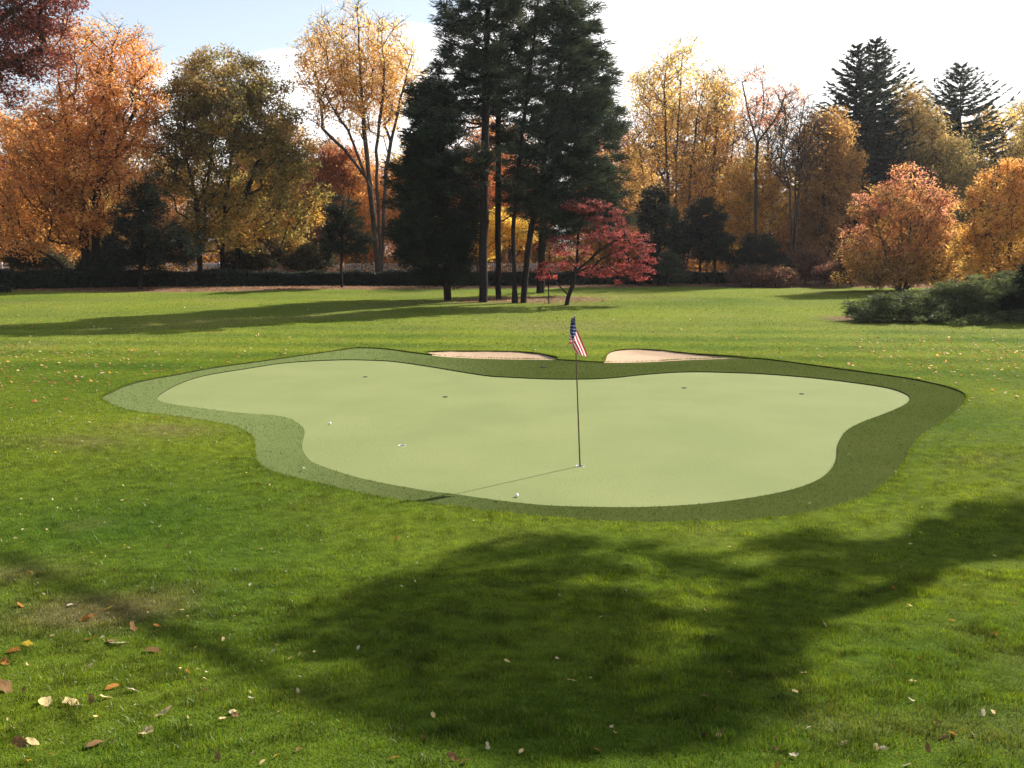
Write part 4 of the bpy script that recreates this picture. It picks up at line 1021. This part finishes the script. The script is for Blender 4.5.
# ------------------------------------------------------------------ golf balls
m, nt, out, N = new_mat('golf_ball_cover'); L = nt.links.new
p = N('BsdfPrincipled'); p.inputs['Base Color'].default_value = (.82, .82, .80, 1); p.inputs['Roughness'].default_value = .3
tcd = N('TexCoord'); vo = N('TexVoronoi'); vo.inputs['Scale'].default_value = 230; L(tcd.outputs['Object'], vo.inputs['Vector'])
b = N('Bump'); b.inputs['Strength'].default_value = .5; b.inputs['Distance'].default_value = .001; L(vo.outputs['Distance'], b.inputs['Height']); L(b.outputs[0], p.inputs['Normal']); L(p.outputs[0], out.inputs[0])
import bmesh
bm = bmesh.new(); bmesh.ops.create_icosphere(bm, subdivisions=4, radius=.0225)
for f in bm.faces: f.smooth = True
ball = bpy.data.meshes.new('golf_ball'); bm.to_mesh(ball); ball.materials.append(m)
for x, y, lab in ((330, 424.5, 'white golf ball alone on the left lobe of the green'), (517, 497, 'white golf ball at the near edge of the green, beside the flagstick shadow')):
    g = ground(x, y); o = obj('golf_ball', ball); o.location = (g[0], g[1], g[2] + .0225); o['label'] = lab; o['category'] = 'golf ball'; o['group'] = 'golf balls on the green'

# ------------------------------------------------------------------ fallen leaves
LCOL = {'cream': (.68, .52, .25), 'yellow': (.70, .48, .06), 'orange': (.44, .20, .05), 'brown': (.24, .14, .065), 'white': (.58, .49, .34), 'dark': (.09, .045, .025)}
for k_, c_ in LCOL.items():
    m, nt, out, N = new_mat(k_ + '_dead_leaf'); L = nt.links.new
    tcd = N('TexCoord'); no_ = N('TexNoise'); no_.inputs['Scale'].default_value = 45; no_.inputs['Detail'].default_value = 4; L(tcd.outputs['Object'], no_.inputs['Vector'])
    cx = mixcol(N, nt, ramp(N, nt, no_.outputs['Fac'], .35, .7), c_, tuple(v * .6 for v in c_))
    d = N('BsdfDiffuse'); L(cx, d.inputs[0]); t_ = N('BsdfTranslucent'); L(cx, t_.inputs[0]); mxs = N('MixShader'); mxs.inputs[0].default_value = .35
    L(d.outputs[0], mxs.inputs[1]); L(t_.outputs[0], mxs.inputs[2]); L(mxs.outputs[0], out.inputs[0]); M[k_] = m
def leaf_geo(seed):
    r = np.random.RandomState(seed); n = 22; a = np.arange(n) * 2 * math.pi / n
    rad = .5 * (1 + .18 * np.cos(5 * a) * (r.rand() > .35) + .12 * np.cos(2 * a)) * (1 + r.normal(0, .06, n))
    x, y = rad * np.cos(a) * 1.15, rad * np.sin(a) * r.uniform(.6, .9)
    X = np.concatenate([[0], x * .5, x]); Y_ = np.concatenate([[0], y * .5, y])
    c1, c2, c3 = r.uniform(.3, 1.1), r.uniform(-.5, .9), r.uniform(-.5, .5)
    Zl = c1 * Y_ ** 2 + c2 * X ** 2 * .6 + c3 * X * Y_ + .04 * np.sin(9 * X + 7 * Y_)
    tri = [[0, 1 + i, 1 + (i + 1) % n] for i in range(n)]; qd = [[1 + i, 1 + n + i, 1 + n + (i + 1) % n, 1 + (i + 1) % n] for i in range(n)]
    V = np.column_stack([X, Y_, Zl - Zl.min()])
    sv, sq = tubes([[-.55, 0, Zl.max() * .3]], [[-.95, .1, Zl.max() * .5 + .05]], [.02], [.012], 4)
    return np.vstack([V, sv]), [np.array(qd), np.array(tri), sq + len(V)]
leafmeshes = {}
def leaf_me(col, var):
    if (col, var) not in leafmeshes:
        v, f = leaf_geo(100 + var); leafmeshes[(col, var)] = make_mesh('fallen_leaf', v, f, M[col], smooth=True)
    return leafmeshes[(col, var)]
def put_leaf(px, py, size, col, label, group, flat=.5):
    g = ground(px, py, LIP + .016); o = obj('fallen_leaf', leaf_me(col, rs.randint(7))); o.location = tuple(g)
    o.rotation_euler = (rs.normal(0, flat), rs.normal(0, flat), rs.uniform(0, 6.28)); o.scale = (size,) * 3
    o['label'] = label; o['category'] = 'leaf'; o['group'] = group
NAMED = [(164, 713, .105, 'cream', 'large curled cream leaf, the upper of a pair with a dark shadow between'), (146, 732, .10, 'cream', 'large curled cream leaf, the lower of a pair near the bottom left'),
  (27.5, 644, .085, 'yellow', 'bright yellow leaf left of the brown dry patch in the grass'), (118, 643, .10, 'white', 'white leaf lying on a brown one below the dry patch'), (111, 641, .09, 'brown', 'brown leaf partly under a white leaf below the dry patch'),
  (86, 670, .10, 'cream', 'cream leaf alone below the dry patch, above the curled pair'), (45, 702, .11, 'cream', 'long cream leaf left of a rounder cream leaf near the bottom left'), (72, 703, .10, 'cream', 'round cream leaf right of a long cream leaf near the bottom left'),
  (6, 689, .13, 'brown', 'big brown leaf cut by the left edge of the frame'), (13, 651, .09, 'orange', 'pale orange leaf just left of the bright yellow leaf'), (5, 662, .09, 'orange', 'dull orange leaf below the pale orange one at the left edge'),
  (105, 697, .07, 'cream', 'small cream leaf between the round cream leaf and the white sliver'), (112, 687, .08, 'orange', 'orange-brown leaf standing upright above a small cream leaf'), (133, 690, .06, 'white', 'small white sliver of leaf right of an orange-brown leaf'),
  (274, 651, .085, 'white', 'white crumpled leaf alone at the edge of the shadowed grass'), (278, 645, .06, 'brown', 'brown bit of leaf behind the lone white crumpled leaf'), (251, 698, .06, 'white', 'pale sliver of leaf below the lone white crumpled leaf'),
  (152, 651, .12, 'brown', 'brown twiggy leaf right of the white leaf below the dry patch'), (133, 628, .10, 'brown', 'brown leaf on the right rim of the dry patch'), (157, 626, .08, 'orange', 'orange-brown leaf just right of the dry patch'), (88, 618, .10, 'orange', 'reddish leaf in the middle of the dry patch'),
  (90, 639, .08, 'orange', 'orange leaf on the lower rim of the dry patch'), (109, 608, .07, 'yellow', 'tan yellow leaf on the upper rim of the dry patch'), (20, 605, .08, 'orange', 'orange leaf in the grass upper left of the dry patch'), (30, 572, .08, 'orange', 'rust leaf near the dark shadow line at the left'),
  (92, 700, .07, 'brown', 'tan brown leaf between the round cream leaf and the small cream leaf'), (20, 743, .09, 'brown', 'brown leaf in the bottom left corner of the lawn'), (32, 742, .07, 'cream', 'thin cream leaf beside a brown leaf in the bottom left corner'), (95, 744, .09, 'brown', 'red-brown leaf below the curled cream pair to the left'),
  (358, 648, .06, 'white', 'white leaf in the left part of the tree shadow'), (364, 652, .06, 'brown', 'tan leaf touching a white leaf in the left part of the tree shadow'), (377, 634, .08, 'dark', 'dark brown leaf inside the left edge of the tree shadow'), (394, 758, .09, 'orange', 'orange leaf at the very bottom below the dark limb shadow'),
  (453, 757, .10, 'brown', 'tall curled brown leaf at the bottom edge, left of the middle'), (466, 761, .08, 'brown', 'brown leaf right of the tall curled one at the bottom edge'), (953, 734, .09, 'orange', 'orange leaf, the brightest one at the lower right'), (944, 738, .08, 'brown', 'brown leaf beside the bright orange leaf at the lower right'), (973, 734, .05, 'white', 'white flake right of the bright orange leaf at the lower right'),
  (804, 673, .08, 'cream', 'cream-yellow leaf standing in the sunlit grass at the right'), (776, 767, .10, 'orange', 'orange leaf cut by the bottom edge of the frame'), (825, 625, .07, 'white', 'pale upright leaf at the edge of the right tree shadow'), (876, 748, .07, 'cream', 'cream leaf near the bottom right, largest of a small pair'), (883, 748, .05, 'white', 'tiny white flake beside a cream leaf near the bottom right'),
  (705, 696, .09, 'brown', 'reddish brown leaf in shade right of the middle of the near lawn'), (719, 734, .09, 'brown', 'brown leaf low in the shade right of the middle'), (913, 681, .07, 'cream', 'tan cream leaf in the sunny grass at the right')]
for x, y, s_, c_, lab in NAMED: put_leaf(x, y, s_ * (.85 if x < 170 else .55), c_, lab, 'fallen leaves on the near lawn')
more = [(191, 681, 'brown'), (57, 765, 'yellow'), (47, 607, 'cream'), (43, 594, 'white'), (70, 605, 'white'), (234, 630, 'brown'), (188, 671, 'orange'), (206, 690, 'dark'), (234, 711, 'cream'), (253, 753, 'cream'), (277, 755, 'yellow'), (218, 757, 'brown'), (488, 746, 'white'), (521, 751, 'cream'), (598, 750, 'orange'), (632, 721, 'brown'), (611, 727, 'white'), (492, 708, 'brown'), (499, 688, 'brown'), (423, 737, 'dark'), (571, 680, 'cream'), (507, 661, 'cream'), (557, 658, 'white'), (396, 539, 'orange'), (415, 581, 'cream'), (844, 743, 'cream'), (794, 755, 'white'), (776, 748, 'brown'), (795, 691, 'cream'), (911, 700, 'white'), (920, 658, 'orange'), (993, 712, 'cream'), (983, 713, 'white'), (939, 723, 'brown'), (928, 748, 'brown'), (705, 734, 'dark'), (894, 588, 'orange'), (952, 620, 'orange'), (994, 634, 'orange'), (732, 642, 'brown'), (705, 610, 'cream'), (733, 625, 'brown'), (907, 765, 'white'), (810, 503, 'cream'), (883, 405, 'white'), (904, 381, 'white'), (849, 454, 'cream'), (304, 468, 'white'), (541, 519, 'cream'), (499, 497, 'white')]
LAB = {'cream': 'small cream leaf flecked on the lawn', 'white': 'small whitish leaf flecked on the lawn', 'yellow': 'small yellow leaf fallen on the lawn', 'orange': 'small orange leaf fallen on the lawn', 'brown': 'small brown leaf fallen on the lawn', 'dark': 'small dark brown leaf fallen on the lawn'}
def anyleaf(x, y, s_, c_): put_leaf(x, y, s_, c_, LAB[c_], 'small ' + c_ + ' leaves scattered over the lawn')
for x, y, c_ in more: anyleaf(x, y, rs.uniform(.026, .048), c_)
cnt = len(NAMED) + len(more)
cols_ = ['cream', 'white', 'yellow', 'orange', 'brown']
while cnt < 298:
    r = rs.rand()
    if r < .46: x, y = rs.uniform(0, 300), 395 + 160 * rs.rand()
    elif r < .72: x, y = rs.uniform(0, 300), 540 + 228 * rs.rand()
    elif r < .84: x, y = rs.uniform(900, 1024), rs.uniform(400, 560)
    elif r < .92: x, y = rs.uniform(300, 1024), rs.uniform(520, 600)
    else: x, y = rs.uniform(300, 1024), rs.uniform(600, 768)
    g = ground(x, y)
    if inside(FRINGE, g[:1], g[1:2])[0]: continue
    anyleaf(x, y, rs.uniform(.016, .034), cols_[rs.choice(5, p=(.42, .30, .12, .06, .10))]); cnt += 1
# farther leaf litter on the lawn: one mass
n = 2600; r = rs.rand(n)
lx = np.where(r < .34, rs.normal(-14, 4.5, n), np.where(r < .66, rs.normal(13.5, 3.2, n), rs.uniform(-26, 26, n)))
ly = np.where(r < .34, rs.normal(23, 3.0, n), np.where(r < .66, rs.normal(24.5, 3.2, n), rs.uniform(14, 58, n)))
ok = ~inside(FRINGE, lx, ly) & ~inside(BUNK_L, lx, ly) & ~inside(BUNK_R, lx, ly) & (ly > 13)
lx, ly = lx[ok], ly[ok]; n = len(lx)
ax_ = rand_dirs(n); ax_[:, 2] *= .25; ax_ = unit(ax_); up_ = unit(np.column_stack([rs.normal(0, .4, n), rs.normal(0, .4, n), np.ones(n)]))
lc = pal_col([(.50, .38, .22), (.45, .25, .08), (.40, .16, .05), (.25, .12, .06), (.60, .50, .36)], rs.rand(n))
obj('leaf_litter', leaves_mesh('leaf_litter', np.column_stack([lx, ly, terrain(lx, ly) + LIP + .035]), ax_, rs.uniform(.03, .055, n), rs.uniform(.025, .04, n), lc, M['leaf'], spin=up_), kind='stuff')
# leaf litter under the trees and along the hedge
n = 26000; lx = rs.uniform(-42, 40, n); ly = rs.uniform(44, 72, n); k = rs.rand(n) < wood_amount(lx, ly) ** 1.5; lx, ly = lx[k], ly[k]; n = len(lx)
ax_ = rand_dirs(n); ax_[:, 2] *= .3; ax_ = unit(ax_); up_ = unit(np.column_stack([rs.normal(0, .4, n), rs.normal(0, .4, n), np.ones(n)]))
lc = pal_col([(.10, .05, .03), (.22, .11, .06), (.34, .20, .11), (.16, .07, .04)], rs.rand(n))
obj('leaf_bed', leaves_mesh('leaf_bed', np.column_stack([lx, ly, terrain(lx, ly) + LIP + .03]), ax_, .07, .05, lc, M['leaf'], spin=up_), kind='stuff')
